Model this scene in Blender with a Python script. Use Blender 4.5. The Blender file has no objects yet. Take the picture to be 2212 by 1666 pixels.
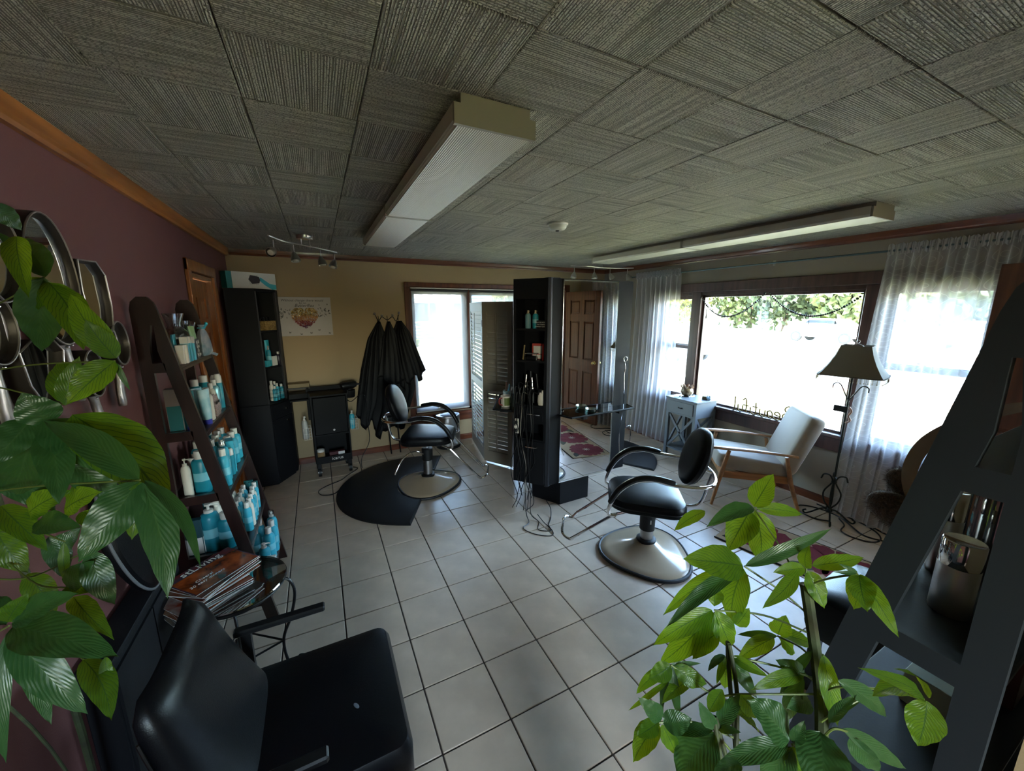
import bpy, bmesh, math, random
from math import pi, sin, cos, radians, sqrt, hypot
from mathutils import Vector, Matrix, noise
random.seed(7)
sc = bpy.context.scene
COL = sc.collection
# ---------------------------------------------------------------- camera
HF = 1.7337          # lens height over the floor
HT = 2.321           # ceiling height
XL, XR, YB = -0.75, 3.975, 4.77   # left wall, window wall, back wall
YF = 0.07            # front wall (behind the black ladder shelf)
cam = bpy.data.cameras.new('camera'); camo = bpy.data.objects.new('camera', cam); COL.objects.link(camo)
cam.sensor_fit = 'HORIZONTAL'; cam.sensor_width = 36; cam.lens = 36*828.17/2212; cam.clip_start = .02; cam.clip_end = 400
camo.matrix_world = Matrix(((.89381, .08756, -.43982, 0), (-.44845, .17352, -.8768, 0), (-.00045, .98093, .19435, HF), (0, 0, 0, 1)))
sc.camera = camo
# ---------------------------------------------------------------- sky, sun, exposure
w = bpy.data.worlds.new('sky'); sc.world = w; w.use_nodes = True
nt = w.node_tree; nt.nodes.clear()
sky = nt.nodes.new('ShaderNodeTexSky'); sky.sky_type = 'NISHITA'; sky.sun_disc = False
sky.sun_elevation = radians(50); sky.sun_rotation = radians(215); sky.air_density = 1.2; sky.dust_density = 2.0
bg = nt.nodes.new('ShaderNodeBackground'); bg.inputs[1].default_value = .42
wo = nt.nodes.new('ShaderNodeOutputWorld'); nt.links.new(sky.outputs[0], bg.inputs[0]); nt.links.new(bg.outputs[0], wo.inputs[0])
sun = bpy.data.lights.new('sun', 'SUN'); sun.energy = 2.2; sun.angle = radians(.6); sun.color = (1, .95, .87)
suno = bpy.data.objects.new('sun', sun); COL.objects.link(suno)
# the sun stands high behind the left wall: no direct beam enters the window wall or the back window
suno.rotation_euler = Vector((.50, .42, -.95)).to_track_quat('-Z', 'Y').to_euler()
for nm, loc, d, sx, sy in (('portal_front', (XR+.12, 2.27, 1.3), (-1, 0, 0), 2.8, 1.3), ('portal_back', (1.72, YB+.12, 1.2), (0, -1, 0), 1.5, 1.5), ('portal_rear', (.0, -2.42, 1.55), (0, 1, 0), .8, .9)):
    l = bpy.data.lights.new(nm, 'AREA'); l.shape = 'RECTANGLE'; l.size = sx; l.size_y = sy; l.cycles.is_portal = True
    o = bpy.data.objects.new(nm, l); COL.objects.link(o); o.location = loc
    o.rotation_euler = Vector(d).to_track_quat('-Z', 'Z').to_euler()
sc.view_settings.view_transform = 'Standard'; sc.view_settings.look = 'None'; sc.view_settings.gamma = 1
sc.view_settings.use_curve_mapping = False; sc.view_settings.exposure = 4.75
cy = sc.cycles
cy.max_bounces = 12; cy.diffuse_bounces = 6; cy.glossy_bounces = 5; cy.transmission_bounces = 8; cy.transparent_max_bounces = 24
cy.caustics_reflective = False; cy.caustics_refractive = False; cy.sample_clamp_indirect = 8
try:
    cy.use_denoising = True; cy.denoiser = 'OPENIMAGEDENOISE'
except Exception: pass

# ---------------------------------------------------------------- materials
def S(h):
    h = h.lstrip('#'); v = [int(h[i:i+2], 16)/255 for i in (0, 2, 4)]
    return tuple(c/12.92 if c <= .04045 else ((c+.055)/1.055)**2.4 for c in v)
MATS = {}
class NT:
    def __init__(s, m): s.t = m.node_tree; s.b = s.t.nodes['Principled BSDF']
    def n(s, ty, **k):
        x = s.t.nodes.new(ty)
        for a, b in k.items():
            if a.startswith('_'): setattr(x, a[1:], b)
        return x
    def l(s, a, b): s.t.links.new(a, b)
def mat(name, col, rough=.5, metal=0, bump=0, bscale=60, vary=0, vscale=6, stretch=None, coat=0, spec=None, trans=0, sheen=0, col2=None, alpha=1, grain=None):
    """procedural material: base colour broken up by noise, fine noise bump, optional stretched grain"""
    if name in MATS: return MATS[name]
    m = bpy.data.materials.new(name); m.use_nodes = True; MATS[name] = m
    if isinstance(col, str): col = S(col)
    if isinstance(col2, str): col2 = S(col2)
    g = NT(m); b = g.b
    b.inputs['Base Color'].default_value = (*col, 1); b.inputs['Roughness'].default_value = rough; b.inputs['Metallic'].default_value = metal
    if coat: b.inputs['Coat Weight'].default_value = coat; b.inputs['Coat Roughness'].default_value = .08
    if spec is not None: b.inputs['Specular IOR Level'].default_value = spec
    if sheen: b.inputs['Sheen Weight'].default_value = sheen
    if trans: b.inputs['Transmission Weight'].default_value = trans
    if alpha < 1: b.inputs['Alpha'].default_value = alpha
    tc = g.n('ShaderNodeTexCoord'); mp = g.n('ShaderNodeMapping'); g.l(tc.outputs['Object'], mp.inputs[0])
    if stretch: mp.inputs['Scale'].default_value = stretch
    if vary or col2:
        nz = g.n('ShaderNodeTexNoise'); nz.inputs['Scale'].default_value = vscale; nz.inputs['Detail'].default_value = 5
        g.l(mp.outputs[0], nz.inputs[0])
        rp = g.n('ShaderNodeValToRGB'); e = rp.color_ramp.elements
        c2 = col2 if col2 else tuple(min(1, c*(1+vary)) for c in col); c1 = col if col2 else tuple(c*(1-vary) for c in col)
        e[0].position = .35; e[1].position = .65; e[0].color = (*c1, 1); e[1].color = (*c2, 1)
        g.l(nz.outputs[0], rp.inputs[0]); g.l(rp.outputs[0], b.inputs['Base Color'])
    if bump:
        n2 = g.n('ShaderNodeTexNoise'); n2.inputs['Scale'].default_value = bscale; n2.inputs['Detail'].default_value = 6
        g.l(mp.outputs[0], n2.inputs[0]); bp = g.n('ShaderNodeBump'); bp.inputs['Strength'].default_value = bump; bp.inputs['Distance'].default_value = .004
        g.l(n2.outputs[0], bp.inputs['Height']); g.l(bp.outputs[0], b.inputs['Normal'])
    return m
def wood(name, c1, c2, rough=.4, scale=3, axis='z', coat=.2):
    if name in MATS: return MATS[name]
    st = {'x': (.12, 1.6, 1.6), 'y': (1.6, .12, 1.6), 'z': (1.6, 1.6, .12)}[axis]
    m = mat(name, c1, rough, col2=c2, vscale=scale*6, stretch=st, bump=.08, bscale=scale*30, coat=coat)
    g = NT(m)
    wv = g.n('ShaderNodeTexWave'); wv.inputs['Scale'].default_value = scale*1.2; wv.inputs['Distortion'].default_value = 9; wv.inputs['Detail'].default_value = 3
    mp = [n for n in m.node_tree.nodes if n.bl_idname == 'ShaderNodeMapping'][0]; g.l(mp.outputs[0], wv.inputs[0])
    mx = g.n('ShaderNodeMixRGB', _blend_type='MULTIPLY'); mx.inputs[0].default_value = .45
    src = g.b.inputs['Base Color'].links[0].from_socket
    rp = g.n('ShaderNodeValToRGB'); rp.color_ramp.elements[0].color = (.45, .42, .4, 1); rp.color_ramp.elements[1].color = (1, 1, 1, 1)
    g.l(wv.outputs[0], rp.inputs[0]); g.l(src, mx.inputs[1]); g.l(rp.outputs[0], mx.inputs[2]); g.l(mx.outputs[0], g.b.inputs['Base Color'])
    return m
def glass(name, tint=(.93, .97, .96), k=.10):
    if name in MATS: return MATS[name]
    m = bpy.data.materials.new(name); m.use_nodes = True; MATS[name] = m; t = m.node_tree; t.nodes.clear()
    o = t.nodes.new('ShaderNodeOutputMaterial'); mx = t.nodes.new('ShaderNodeMixShader'); tr = t.nodes.new('ShaderNodeBsdfTransparent'); gl = t.nodes.new('ShaderNodeBsdfGlossy')
    tr.inputs[0].default_value = (*tint, 1); gl.inputs['Roughness'].default_value = .02
    lw = t.nodes.new('ShaderNodeLayerWeight'); lw.inputs[0].default_value = .35; ml = t.nodes.new('ShaderNodeMath'); ml.operation = 'MULTIPLY_ADD'; ml.inputs[1].default_value = .5; ml.inputs[2].default_value = k*.4
    t.links.new(lw.outputs[0], ml.inputs[0]); t.links.new(ml.outputs[0], mx.inputs[0]); t.links.new(tr.outputs[0], mx.inputs[1]); t.links.new(gl.outputs[0], mx.inputs[2]); t.links.new(mx.outputs[0], o.inputs[0])
    return m
def sheer(name, col, see=.5, weave=900, lace=0):
    """thin woven cloth: part of the light passes straight through, the rest is scattered on both sides"""
    if name in MATS: return MATS[name]
    m = bpy.data.materials.new(name); m.use_nodes = True; MATS[name] = m; t = m.node_tree; t.nodes.clear()
    o = t.nodes.new('ShaderNodeOutputMaterial'); mx = t.nodes.new('ShaderNodeMixShader'); tr = t.nodes.new('ShaderNodeBsdfTransparent')
    m2 = t.nodes.new('ShaderNodeMixShader'); df = t.nodes.new('ShaderNodeBsdfDiffuse'); tl = t.nodes.new('ShaderNodeBsdfTranslucent')
    for x in (df, tl): x.inputs[0].default_value = (*col, 1)
    m2.inputs[0].default_value = .5
    t.links.new(df.outputs[0], m2.inputs[1]); t.links.new(tl.outputs[0], m2.inputs[2])
    lw = t.nodes.new('ShaderNodeLayerWeight'); lw.inputs[0].default_value = .3
    ma = t.nodes.new('ShaderNodeMath'); ma.operation = 'MULTIPLY_ADD'; ma.inputs[1].default_value = .75; ma.inputs[2].default_value = 1-see; ma.use_clamp = True
    t.links.new(lw.outputs[1], ma.inputs[0]); src = ma.outputs[0]
    if lace:   # scroll embroidery
        uv = t.nodes.new('ShaderNodeTexCoord'); vo = t.nodes.new('ShaderNodeTexWave'); vo.wave_type = 'RINGS'; vo.rings_direction = 'SPHERICAL'
        mp = t.nodes.new('ShaderNodeMapping'); mp.inputs['Scale'].default_value = (1, 1, 1)
        fr = t.nodes.new('ShaderNodeVectorMath'); fr.operation = 'FRACTION'; t.links.new(uv.outputs['UV'], mp.inputs[0]); t.links.new(mp.outputs[0], fr.inputs[0])
        sb = t.nodes.new('ShaderNodeVectorMath'); sb.operation = 'SUBTRACT'; sb.inputs[1].default_value = (.5, .5, 0); t.links.new(fr.outputs[0], sb.inputs[0])
        vo.inputs['Scale'].default_value = 1.6; vo.inputs['Distortion'].default_value = 3.5; vo.inputs['Detail Scale'].default_value = 1.2; t.links.new(sb.outputs[0], vo.inputs[0])
        gt = t.nodes.new('ShaderNodeMath'); gt.operation = 'GREATER_THAN'; gt.inputs[1].default_value = .975; t.links.new(vo.outputs[1], gt.inputs[0])
        sc2 = t.nodes.new('ShaderNodeMath'); sc2.operation = 'MULTIPLY_ADD'; sc2.inputs[1].default_value = .12; sc2.use_clamp = True; t.links.new(gt.outputs[0], sc2.inputs[0]); t.links.new(src, sc2.inputs[2]); src = sc2.outputs[0]
    t.links.new(src, mx.inputs[0]); t.links.new(tr.outputs[0], mx.inputs[1]); t.links.new(m2.outputs[0], mx.inputs[2]); t.links.new(mx.outputs[0], o.inputs[0])
    return m

# ---------------------------------------------------------------- mesh builder
class MB:
    def __init__(s): s.v = []; s.f = []; s.uv = None
    def add(s, v, f):
        k = len(s.v); s.v += [tuple(p) for p in v]; s.f += [tuple(i+k for i in q) for q in f]; return s
    def box(s, x0, y0, z0, x1, y1, z1, bev=0):
        if x0 > x1: x0, x1 = x1, x0
        if y0 > y1: y0, y1 = y1, y0
        if z0 > z1: z0, z1 = z1, z0
        if bev:
            b = min(bev, (x1-x0)/2.01, (y1-y0)/2.01, (z1-z0)/2.01)
            ring = lambda z, e: [(x0+e, y0+b, z), (x0+b, y0+e, z), (x1-b, y0+e, z), (x1-e, y0+b, z), (x1-e, y1-b, z), (x1-b, y1-e, z), (x0+b, y1-e, z), (x0+e, y1-b, z)]
            return s.loft([ring(z0, b), ring(z0+b, 0), ring(z1-b, 0), ring(z1, b)])
        v = [(x, y, z) for z in (z0, z1) for y in (y0, y1) for x in (x0, x1)]
        return s.add(v, [(0, 2, 3, 1), (4, 5, 7, 6), (0, 1, 5, 4), (2, 6, 7, 3), (0, 4, 6, 2), (1, 3, 7, 5)])
    def obox(s, c, ax, ay, az, hx, hy, hz):
        """oriented box: centre, three unit axes, half sizes"""
        c, ax, ay, az = map(Vector, (c, ax, ay, az)); v = []
        for k in (-1, 1):
            for j in (-1, 1):
                for i in (-1, 1): v.append(c+ax*hx*i+ay*hy*j+az*hz*k)
        return s.add(v, [(0, 2, 3, 1), (4, 5, 7, 6), (0, 1, 5, 4), (2, 6, 7, 3), (0, 4, 6, 2), (1, 3, 7, 5)])
    def loft(s, rings, close=True, caps=True):
        n = len(rings[0]); v = [p for r in rings for p in r]; f = []
        for k in range(len(rings)-1):
            for i in range(n if close else n-1):
                j = (i+1) % n; f.append((k*n+i, k*n+j, (k+1)*n+j, (k+1)*n+i))
        if caps and close: f.append(tuple(range(n))[::-1]); f.append(tuple((len(rings)-1)*n+i for i in range(n)))
        return s.add(v, f)
    def prism(s, poly, z0, z1): return s.loft([[(x, y, z0) for x, y in poly], [(x, y, z1) for x, y in poly]])
    def slab(s, poly, org, u, v, n, t):
        """polygon in the plane (org,u,v), thickness t along n"""
        org, u, v, n = map(Vector, (org, u, v, n))
        return s.loft([[org+u*a+v*b+n*d for a, b in poly] for d in (0, t)])
    def lathe(s, prof, c=(0, 0, 0), n=20, sx=1, sy=1):
        return s.loft([[(c[0]+r*sx*cos(2*pi*i/n), c[1]+r*sy*sin(2*pi*i/n), c[2]+z) for i in range(n)] for r, z in prof])
    def cyl(s, c, r, h, n=16): return s.lathe([(r, 0), (r, h)], c, n)
    def tube(s, pts, r, n=8, cap=True, flat=1):
        pts = [Vector(p) for p in pts]; rings = []; up = None
        for i, p in enumerate(pts):
            d = (pts[min(i+1, len(pts)-1)]-pts[max(i-1, 0)])
            if d.length < 1e-9: d = Vector((0, 0, 1))
            d.normalize()
            if up is None: up = Vector((0, 0, 1)) if abs(d.z) < .9 else Vector((1, 0, 0))
            a = d.cross(up)
            if a.length < 1e-4: a = d.cross(Vector((0, 1, 0)))
            a.normalize(); b = a.cross(d).normalized(); up = b
            rr = r[i] if isinstance(r, (list, tuple)) else r
            rings.append([p+(a*cos(2*pi*k/n)+b*sin(2*pi*k/n)*flat)*rr for k in range(n)])
        return s.loft(rings, caps=cap)
    def sphere(s, c, r, n=12, m=8, sx=1, sy=1, sz=1):
        return s.lathe([(max(1e-4, r*sin(pi*k/m)), -r*cos(pi*k/m)*sz) for k in range(m+1)], c, n, sx, sy)
    def grid(s, fn, nu, nv, uv=False):
        k = len(s.v); v = [fn(i/nu, j/nv) for j in range(nv+1) for i in range(nu+1)]
        f = [(j*(nu+1)+i, j*(nu+1)+i+1, (j+1)*(nu+1)+i+1, (j+1)*(nu+1)+i) for j in range(nv) for i in range(nu)]
        if uv:
            if s.uv is None: s.uv = {}
            for j in range(nv+1):
                for i in range(nu+1): s.uv[k+j*(nu+1)+i] = (i/nu*uv[0], j/nv*uv[1]) if isinstance(uv, tuple) else (i/nu, j/nv)
        return s.add(v, f)
    def mesh(s, name, m=None, smooth=False, bevel=0):
        me = bpy.data.meshes.new(name); me.from_pydata([tuple(p) for p in s.v], [], s.f); me.validate()
        if smooth:
            me.polygons.foreach_set('use_smooth', [True]*len(me.polygons))
            if smooth != 'all':
                try: me.set_sharp_from_angle(angle=radians(smooth if smooth is not True else 40))
                except Exception: pass
        if s.uv:
            ul = me.uv_layers.new(name='uv')
            for lp in me.loops: ul.data[lp.index].uv = s.uv.get(lp.vertex_index, (0, 0))
        if m: me.materials.append(m)
        return me
def fixn(me):
    bm = bmesh.new(); bm.from_mesh(me); bmesh.ops.recalc_face_normals(bm, faces=bm.faces); bm.to_mesh(me); bm.free()
def link(name, me, parent=None, loc=None, rot=None):
    o = bpy.data.objects.new(name, me); COL.objects.link(o)
    if parent: o.parent = parent
    if loc: o.location = loc
    if rot: o.rotation_euler = rot
    return o
def obj(name, mb, m, parent=None, smooth=True, loc=None, rot=None, bevel=0, sub=0, fix=True, label=None, seg=2):
    me = mb.mesh(name, m, smooth)
    if fix: fixn(me)
    o = link(name, me, parent, loc, rot)
    if label: o['label'] = label
    if bevel:
        md = o.modifiers.new('bevel', 'BEVEL'); md.width = bevel; md.segments = seg; md.limit_method = 'ANGLE'; md.angle_limit = radians(35); md.harden_normals = False
    if sub:
        md = o.modifiers.new('sub', 'SUBSURF'); md.levels = sub; md.render_levels = sub
    return o
def thing(name, label, cat, loc=(0, 0, 0), rz=0, group=None):
    o = bpy.data.objects.new(name, None); COL.objects.link(o); o.empty_display_size = .1; o.location = loc; o.rotation_euler = (0, 0, rz)
    return tag(o, label, cat, group)
def tag(o, label, cat, group=None):
    o['label'] = label; o['category'] = cat
    if group: o['group'] = group
    return o
def struct(name, mb, m, parent=None, **k):
    o = obj(name, mb, m, parent, **k); o['kind'] = 'structure'; return o
def dup(o, loc=None, rz=None, label=None, group=None, parent=None):
    def cp(x, par):
        c = x.copy(); COL.objects.link(c); c.parent = par
        for k in x.children: cp(k, c)
        return c
    c = cp(o, parent)
    if loc is not None: c.location = loc
    if rz is not None: c.rotation_euler = (0, 0, rz)
    if label: c['label'] = label
    if group: c['group'] = group
    return c
def text(name, s, size, m, parent, loc, rot, ext=.0004, align='CENTER', shear=0, sp=1):
    c = bpy.data.curves.new(name, 'FONT'); c.body = s; c.size = size; c.align_x = align; c.align_y = 'CENTER'; c.extrude = ext; c.shear = shear; c.resolution_u = 2; c.space_line = sp
    f = bpy.data.objects.new(name, c); COL.objects.link(f); bpy.context.view_layer.update()
    me = bpy.data.meshes.new_from_object(f.evaluated_get(bpy.context.evaluated_depsgraph_get())); bpy.data.objects.remove(f); bpy.data.curves.remove(c)
    me.materials.clear(); me.materials.append(m); o = link(name, me, parent, loc, rot); return o
def arc(c, r, a0, a1, n, ax='xy'):
    out = []
    for i in range(n+1):
        a = radians(a0+(a1-a0)*i/n); p = [c[0], c[1], c[2]]; j = 'xyz'.index(ax[0]); k = 'xyz'.index(ax[1]); p[j] += r*cos(a); p[k] += r*sin(a); out.append(tuple(p))
    return out
def spline(pts, n=6):
    """Catmull-Rom through the points"""
    P = [Vector(p) for p in pts]; P = [P[0]*2-P[1]]+P+[P[-1]*2-P[-2]]; out = []
    for i in range(1, len(P)-2):
        for k in range(n):
            t = k/n; a, b, c, d = P[i-1:i+3]
            out.append(.5*((2*b)+(c-a)*t+(2*a-5*b+4*c-d)*t*t+(3*b-a-3*c+d)*t**3))
    out.append(P[-2]); return out
# ================================================================ MATERIALS USED BY THE ROOM
M_floor = mat('ceramic_tile', '#c4b19b', .32, vary=.09, vscale=7, bump=.22, bscale=14, spec=.55)
M_grout = mat('grout', '#3c332c', .9)
M_tan = mat('tan_paint', '#a8916f', .75, bump=.10, bscale=300)
M_tan_flare = mat('tan_paint_flare', '#9a9082', .75, bump=.1, bscale=300)  # the tan wall paint, greyed to imitate lens flare haze by the window
M_plum = mat('plum_paint', '#6a3f3d', .6, bump=.12, bscale=300)
M_white = mat('white_paint', '#d9d6ce', .5)
M_trimbrown = wood('dark_stained_pine', '#4d2413', '#6b371d', .35)
M_trimx = wood('dark_stained_pine_x', '#5a2a16', '#7a4023', .35, axis='x')
M_trimy = wood('dark_stained_pine_y', '#5a2a16', '#7a4023', .35, axis='y')
M_pine = wood('honey_pine', '#8e4f1a', '#a8642a', .35)
M_piney = wood('honey_pine_y', '#96561f', '#b4702f', .35, axis='y')
M_black = mat('black_laminate', '#101115', .6, spec=.22, bump=.08, bscale=120)
M_blackm = mat('black_metal', '#101012', .4, .3)
M_leather = mat('black_leather', '#0a0a0d', .34, bump=.12, bscale=260, spec=.18)
M_chrome = mat('chrome', (.80, .80, .82), .10, 1)
M_steel = mat('brushed_steel', (.48, .47, .46), .30, 1, bump=.1, bscale=200, stretch=(6, 6, .2))
M_nickel = mat('brushed_nickel', (.55, .52, .48), .28, 1)
M_mirror = mat('mirror_glass', (.90, .92, .91), .008, 1)
M_glass = glass('window_glass')
M_rubber = mat('black_rubber', '#0a0b0d', .55, bump=.1, bscale=200)
M_plaster = mat('ceiling_backing', '#6f6a62', .9)
M_paper = mat('white_paper', '#d8d6d2', .6)
M_teal = mat('teal_plastic', '#1f8a9c', .35, vary=.06, vscale=9)
M_tealb = mat('bright_teal_plastic', '#38a9bf', .35, vary=.05)
M_tealc = mat('teal_carton', '#1c7377', .6, vary=.05)
M_cap = mat('white_plastic_cap', '#d9d2c8', .4)
M_cream = mat('cream_plastic', '#ddd3c4', .4)
M_blue = mat('violet_blue_plastic', '#2e3192', .3)
M_clear = glass('clear_plastic', (.9, .93, .93), .3)

# ================================================================ FLOOR
TS, FX, FY = .30215, -.3084, 2.715
fb = MB().box(XL-.05, YF-.45, -.30, XR+.02, YB+.02, -.006); fb.box(XL-.05, -2.3, -.30, .9, YF-.45, -.006)
floor = struct('floor', fb, M_grout, smooth=False)
tm = MB().box(.0035, .0035, -.010, TS-.0035, TS-.0035, 0, bev=.002).mesh('floor_tile', M_floor); fixn(tm)
i0, i1 = math.floor((XL-FX)/TS), math.floor((XR-FX)/TS)
j0, j1 = math.floor((YF-FY)/TS)-1, math.floor((YB-FY)/TS)
n = 0
for j in range(j0, j1+1):
    for i in range(i0, i1+1):
        x, y = FX+i*TS, FY+j*TS
        if x < XL-.003 or x+TS > XR+.03 or y+TS > YB+.03:   # cut tiles along the walls
            a, b, c = max(x, XL)+.0035, min(x+TS, XR)-.0035, min(y+TS, YB)-.0035
            if b-a < .02 or c-y < .02: continue
            me = MB().box(0, .0035, -.010, b-a, c-y, 0, bev=.002).mesh('floor_tile', M_floor); fixn(me)
            o = link('floor_tile', me, floor, (a, y, random.uniform(-.0006, .0006)))
        else: o = link('floor_tile', tm, floor, (x, y, random.uniform(-.0006, .0006)))
        n += 1
tb = MB(); y = j0*TS+FY-TS
while y > -2.3:                                           # behind the camera
    x = FX+i0*TS
    while x < .75: tb.box(x+.0035, y+.0035, -.01, x+TS-.0035, y+TS-.0035, 0); x += TS
    y -= TS
struct('floor_tiles_rear', tb, M_floor, floor, smooth=False)['kind'] = 'stuff'

# ================================================================ CEILING: grooved fibre tiles laid in a chequer of directions
def groove_mat(name, rot):
    m = bpy.data.materials.new(name); m.use_nodes = True; g = NT(m); b = g.b
    b.inputs['Roughness'].default_value = .85
    tc = g.n('ShaderNodeTexCoord'); mp = g.n('ShaderNodeMapping'); mp.inputs['Rotation'].default_value = (0, 0, radians(rot)); g.l(tc.outputs['Object'], mp.inputs[0])
    oi = g.n('ShaderNodeObjectInfo'); ad = g.n('ShaderNodeVectorMath'); ad.operation = 'ADD'; cb = g.n('ShaderNodeCombineXYZ')
    mlt = g.n('ShaderNodeMath'); mlt.operation = 'MULTIPLY'; mlt.inputs[1].default_value = 7.0; g.l(oi.outputs['Random'], mlt.inputs[0]); g.l(mlt.outputs[0], cb.inputs[0]); g.l(mlt.outputs[0], cb.inputs[2])
    g.l(mp.outputs[0], ad.inputs[0]); g.l(cb.outputs[0], ad.inputs[1])
    st = g.n('ShaderNodeVectorMath'); st.operation = 'MULTIPLY'; st.inputs[1].default_value = (1, .02, 1); g.l(ad.outputs[0], st.inputs[0])
    nz = g.n('ShaderNodeTexNoise'); nz.inputs['Scale'].default_value = 95; nz.inputs['Detail'].default_value = 1.5; g.l(st.outputs[0], nz.inputs[0])
    wv = g.n('ShaderNodeMath'); wv.operation = 'SINE'; sx = g.n('ShaderNodeSeparateXYZ'); g.l(ad.outputs[0], sx.inputs[0])
    mx = g.n('ShaderNodeMath'); mx.operation = 'MULTIPLY'; mx.inputs[1].default_value = 2*pi*46/.3048; g.l(sx.outputs[0], mx.inputs[0]); g.l(mx.outputs[0], wv.inputs[0])
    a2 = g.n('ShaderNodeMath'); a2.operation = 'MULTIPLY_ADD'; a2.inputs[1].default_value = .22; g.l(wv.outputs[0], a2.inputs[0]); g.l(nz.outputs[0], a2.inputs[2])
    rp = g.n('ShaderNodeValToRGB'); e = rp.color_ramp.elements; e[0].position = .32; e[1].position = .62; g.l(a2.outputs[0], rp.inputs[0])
    pit = g.n('ShaderNodeTexNoise'); pit.inputs['Scale'].default_value = 230; pit.inputs['Detail'].default_value = 3; g.l(ad.outputs[0], pit.inputs[0])
    rp2 = g.n('ShaderNodeValToRGB'); e2 = rp2.color_ramp.elements; e2[0].position = .36; e2[1].position = .5; g.l(pit.outputs[0], rp2.inputs[0])
    hh = g.n('ShaderNodeMath'); hh.operation = 'MULTIPLY'; g.l(rp.outputs[0], hh.inputs[0]); g.l(rp2.outputs[0], hh.inputs[1])
    bp = g.n('ShaderNodeBump'); bp.inputs['Strength'].default_value = 1.0; bp.inputs['Distance'].default_value = .009; g.l(hh.outputs[0], bp.inputs['Height']); g.l(bp.outputs[0], b.inputs['Normal'])
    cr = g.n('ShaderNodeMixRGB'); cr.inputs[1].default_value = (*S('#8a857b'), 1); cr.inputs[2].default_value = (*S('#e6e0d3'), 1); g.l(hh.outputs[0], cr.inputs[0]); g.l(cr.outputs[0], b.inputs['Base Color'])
    return m
GA, GB = groove_mat('ceiling_tile_lengthways', 0), groove_mat('ceiling_tile_crossways', 90)
TC, CX, CY = .3048, -.4398, .8232
cb_ = MB().box(XL-.2, YF-.02, HT+.014, XR+.25, YB+.25, HT+.16); cb_.box(XL-.2, -2.5, HT+.014, 1.0, YF-.02, HT+.16)
ceil = struct('ceiling', cb_, M_plaster, smooth=False)
cms = []
for g_ in (GA, GB):
    me = MB().box(.0014, .0014, 0, TC-.0014, TC-.0014, .015, bev=.0022).mesh('ceiling_tile', g_); fixn(me); cms.append(me)
for j in range(math.floor((YF-CY)/TC), math.floor((YB-CY)/TC)+1):
    for i in range(math.floor((XL-CX)/TC), math.floor((XR-CX)/TC)+1):
        x, y = CX+i*TC, CY+j*TC; k = (i+j) % 2
        x0, x1, y0, y1 = max(x, XL), min(x+TC, XR), max(y, YF), min(y+TC, YB)
        if x1-x0 < .02 or y1-y0 < .02: continue
        if x1-x0 < TC-.001 or y1-y0 < TC-.001:
            me = MB().box(.0014, .0014, 0, x1-x0-.0014, y1-y0-.0014, .015).mesh('ceiling_tile', (GA, GB)[k]); fixn(me)
        else: me = cms[k]
        link('ceiling_tile', me, ceil, (x0, y0, HT+random.uniform(0, .0012)))
struct('ceiling_rear', MB().box(XL, -2.3, HT, .9, YF, HT+.013), GA, smooth=False)

# ================================================================ WALLS
def wall(name, ax, pos, t, a0, a1, z0, z1, holes, m):
    """wall in plane ax=pos, thickness t, from a0 to a1, with rectangular holes (b0,b1,c0,c1)"""
    A = sorted({a0, a1, *[h[0] for h in holes], *[h[1] for h in holes]}); Z = sorted({z0, z1, *[h[2] for h in holes], *[h[3] for h in holes]})
    b = MB()
    for i in range(len(A)-1):
        for k in range(len(Z)-1):
            ca, cz = (A[i]+A[i+1])/2, (Z[k]+Z[k+1])/2
            if any(h[0] < ca < h[1] and h[2] < cz < h[3] for h in holes): continue
            if ax == 'x': b.box(pos, A[i], Z[k], pos+t, A[i+1], Z[k+1])
            else: b.box(A[i], pos, Z[k], A[i+1], pos+t, Z[k+1])
    return struct(name, b, m, smooth=False)
wall('wall_left', 'x', XL, -.14, -2.4, YB+.14, -.3, HT+.1, [(3.38, 4.02, -.01, 1.99)], M_plum)
wall('wall_back', 'y', YB, .14, XL-.14, XR+.14, -.3, HT+.1, [(1.02, 2.50, .42, 2.0)], M_tan)
wall('wall_right', 'x', XR, .14, YF-.14, YB+.14, -.3, HT+.1, [(.84, 3.70, .66, 1.93)], M_tan_flare)
wall('wall_front', 'y', YF, -.14, .92, XR+.14, -.3, HT+.1, [(2.88, 3.66, -.01, 2.03)], M_tan)
wall('wall_partition', 'x', .92, .12, -2.4, YF-.14, -.3, HT+.1, [], M_tan)
wall('wall_rear', 'y', -2.3, -.14, XL-.14, 1.0, -.3, HT+.1, [(-.4, .4, 1.1, 2.0)], M_tan)
rw = MB()  # unseen rear window, added for fill light from behind the camera
for a, b in ((-.46, -.4), (.4, .46)): rw.box(a, -2.34, 1.1, b, -2.28, 2.0)
rw.box(-.46, -2.34, 1.04, .46, -2.26, 1.1).box(-.46, -2.34, 2.0, .46, -2.28, 2.06)
w3 = struct('rear_fill_window', rw, M_white, smooth=False); obj('pane', MB().box(-.4, -2.38, 1.1, .4, -2.376, 2.0), M_glass, w3, smooth=False)
# roof with overhanging eaves: keeps the sun off the glass
rf = MB().box(XL-1.0, -3.3, HT+.16, XR+.75, YB+.75, HT+.34); struct('roof', rf, mat('roof_shingle', '#5a5149', .9, bump=.4, bscale=20), smooth=False)
struct('room_beyond_doorway', MB().box(XL-1.3, 3.1, -.3, XL-1.2, 4.4, HT+.1).box(XL-1.3, 3.1, -.02, XL-.14, 4.4, 0).box(XL-1.3, 3.1, HT, XL-.14, 4.4, HT+.1), M_tan, smooth=False)
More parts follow.
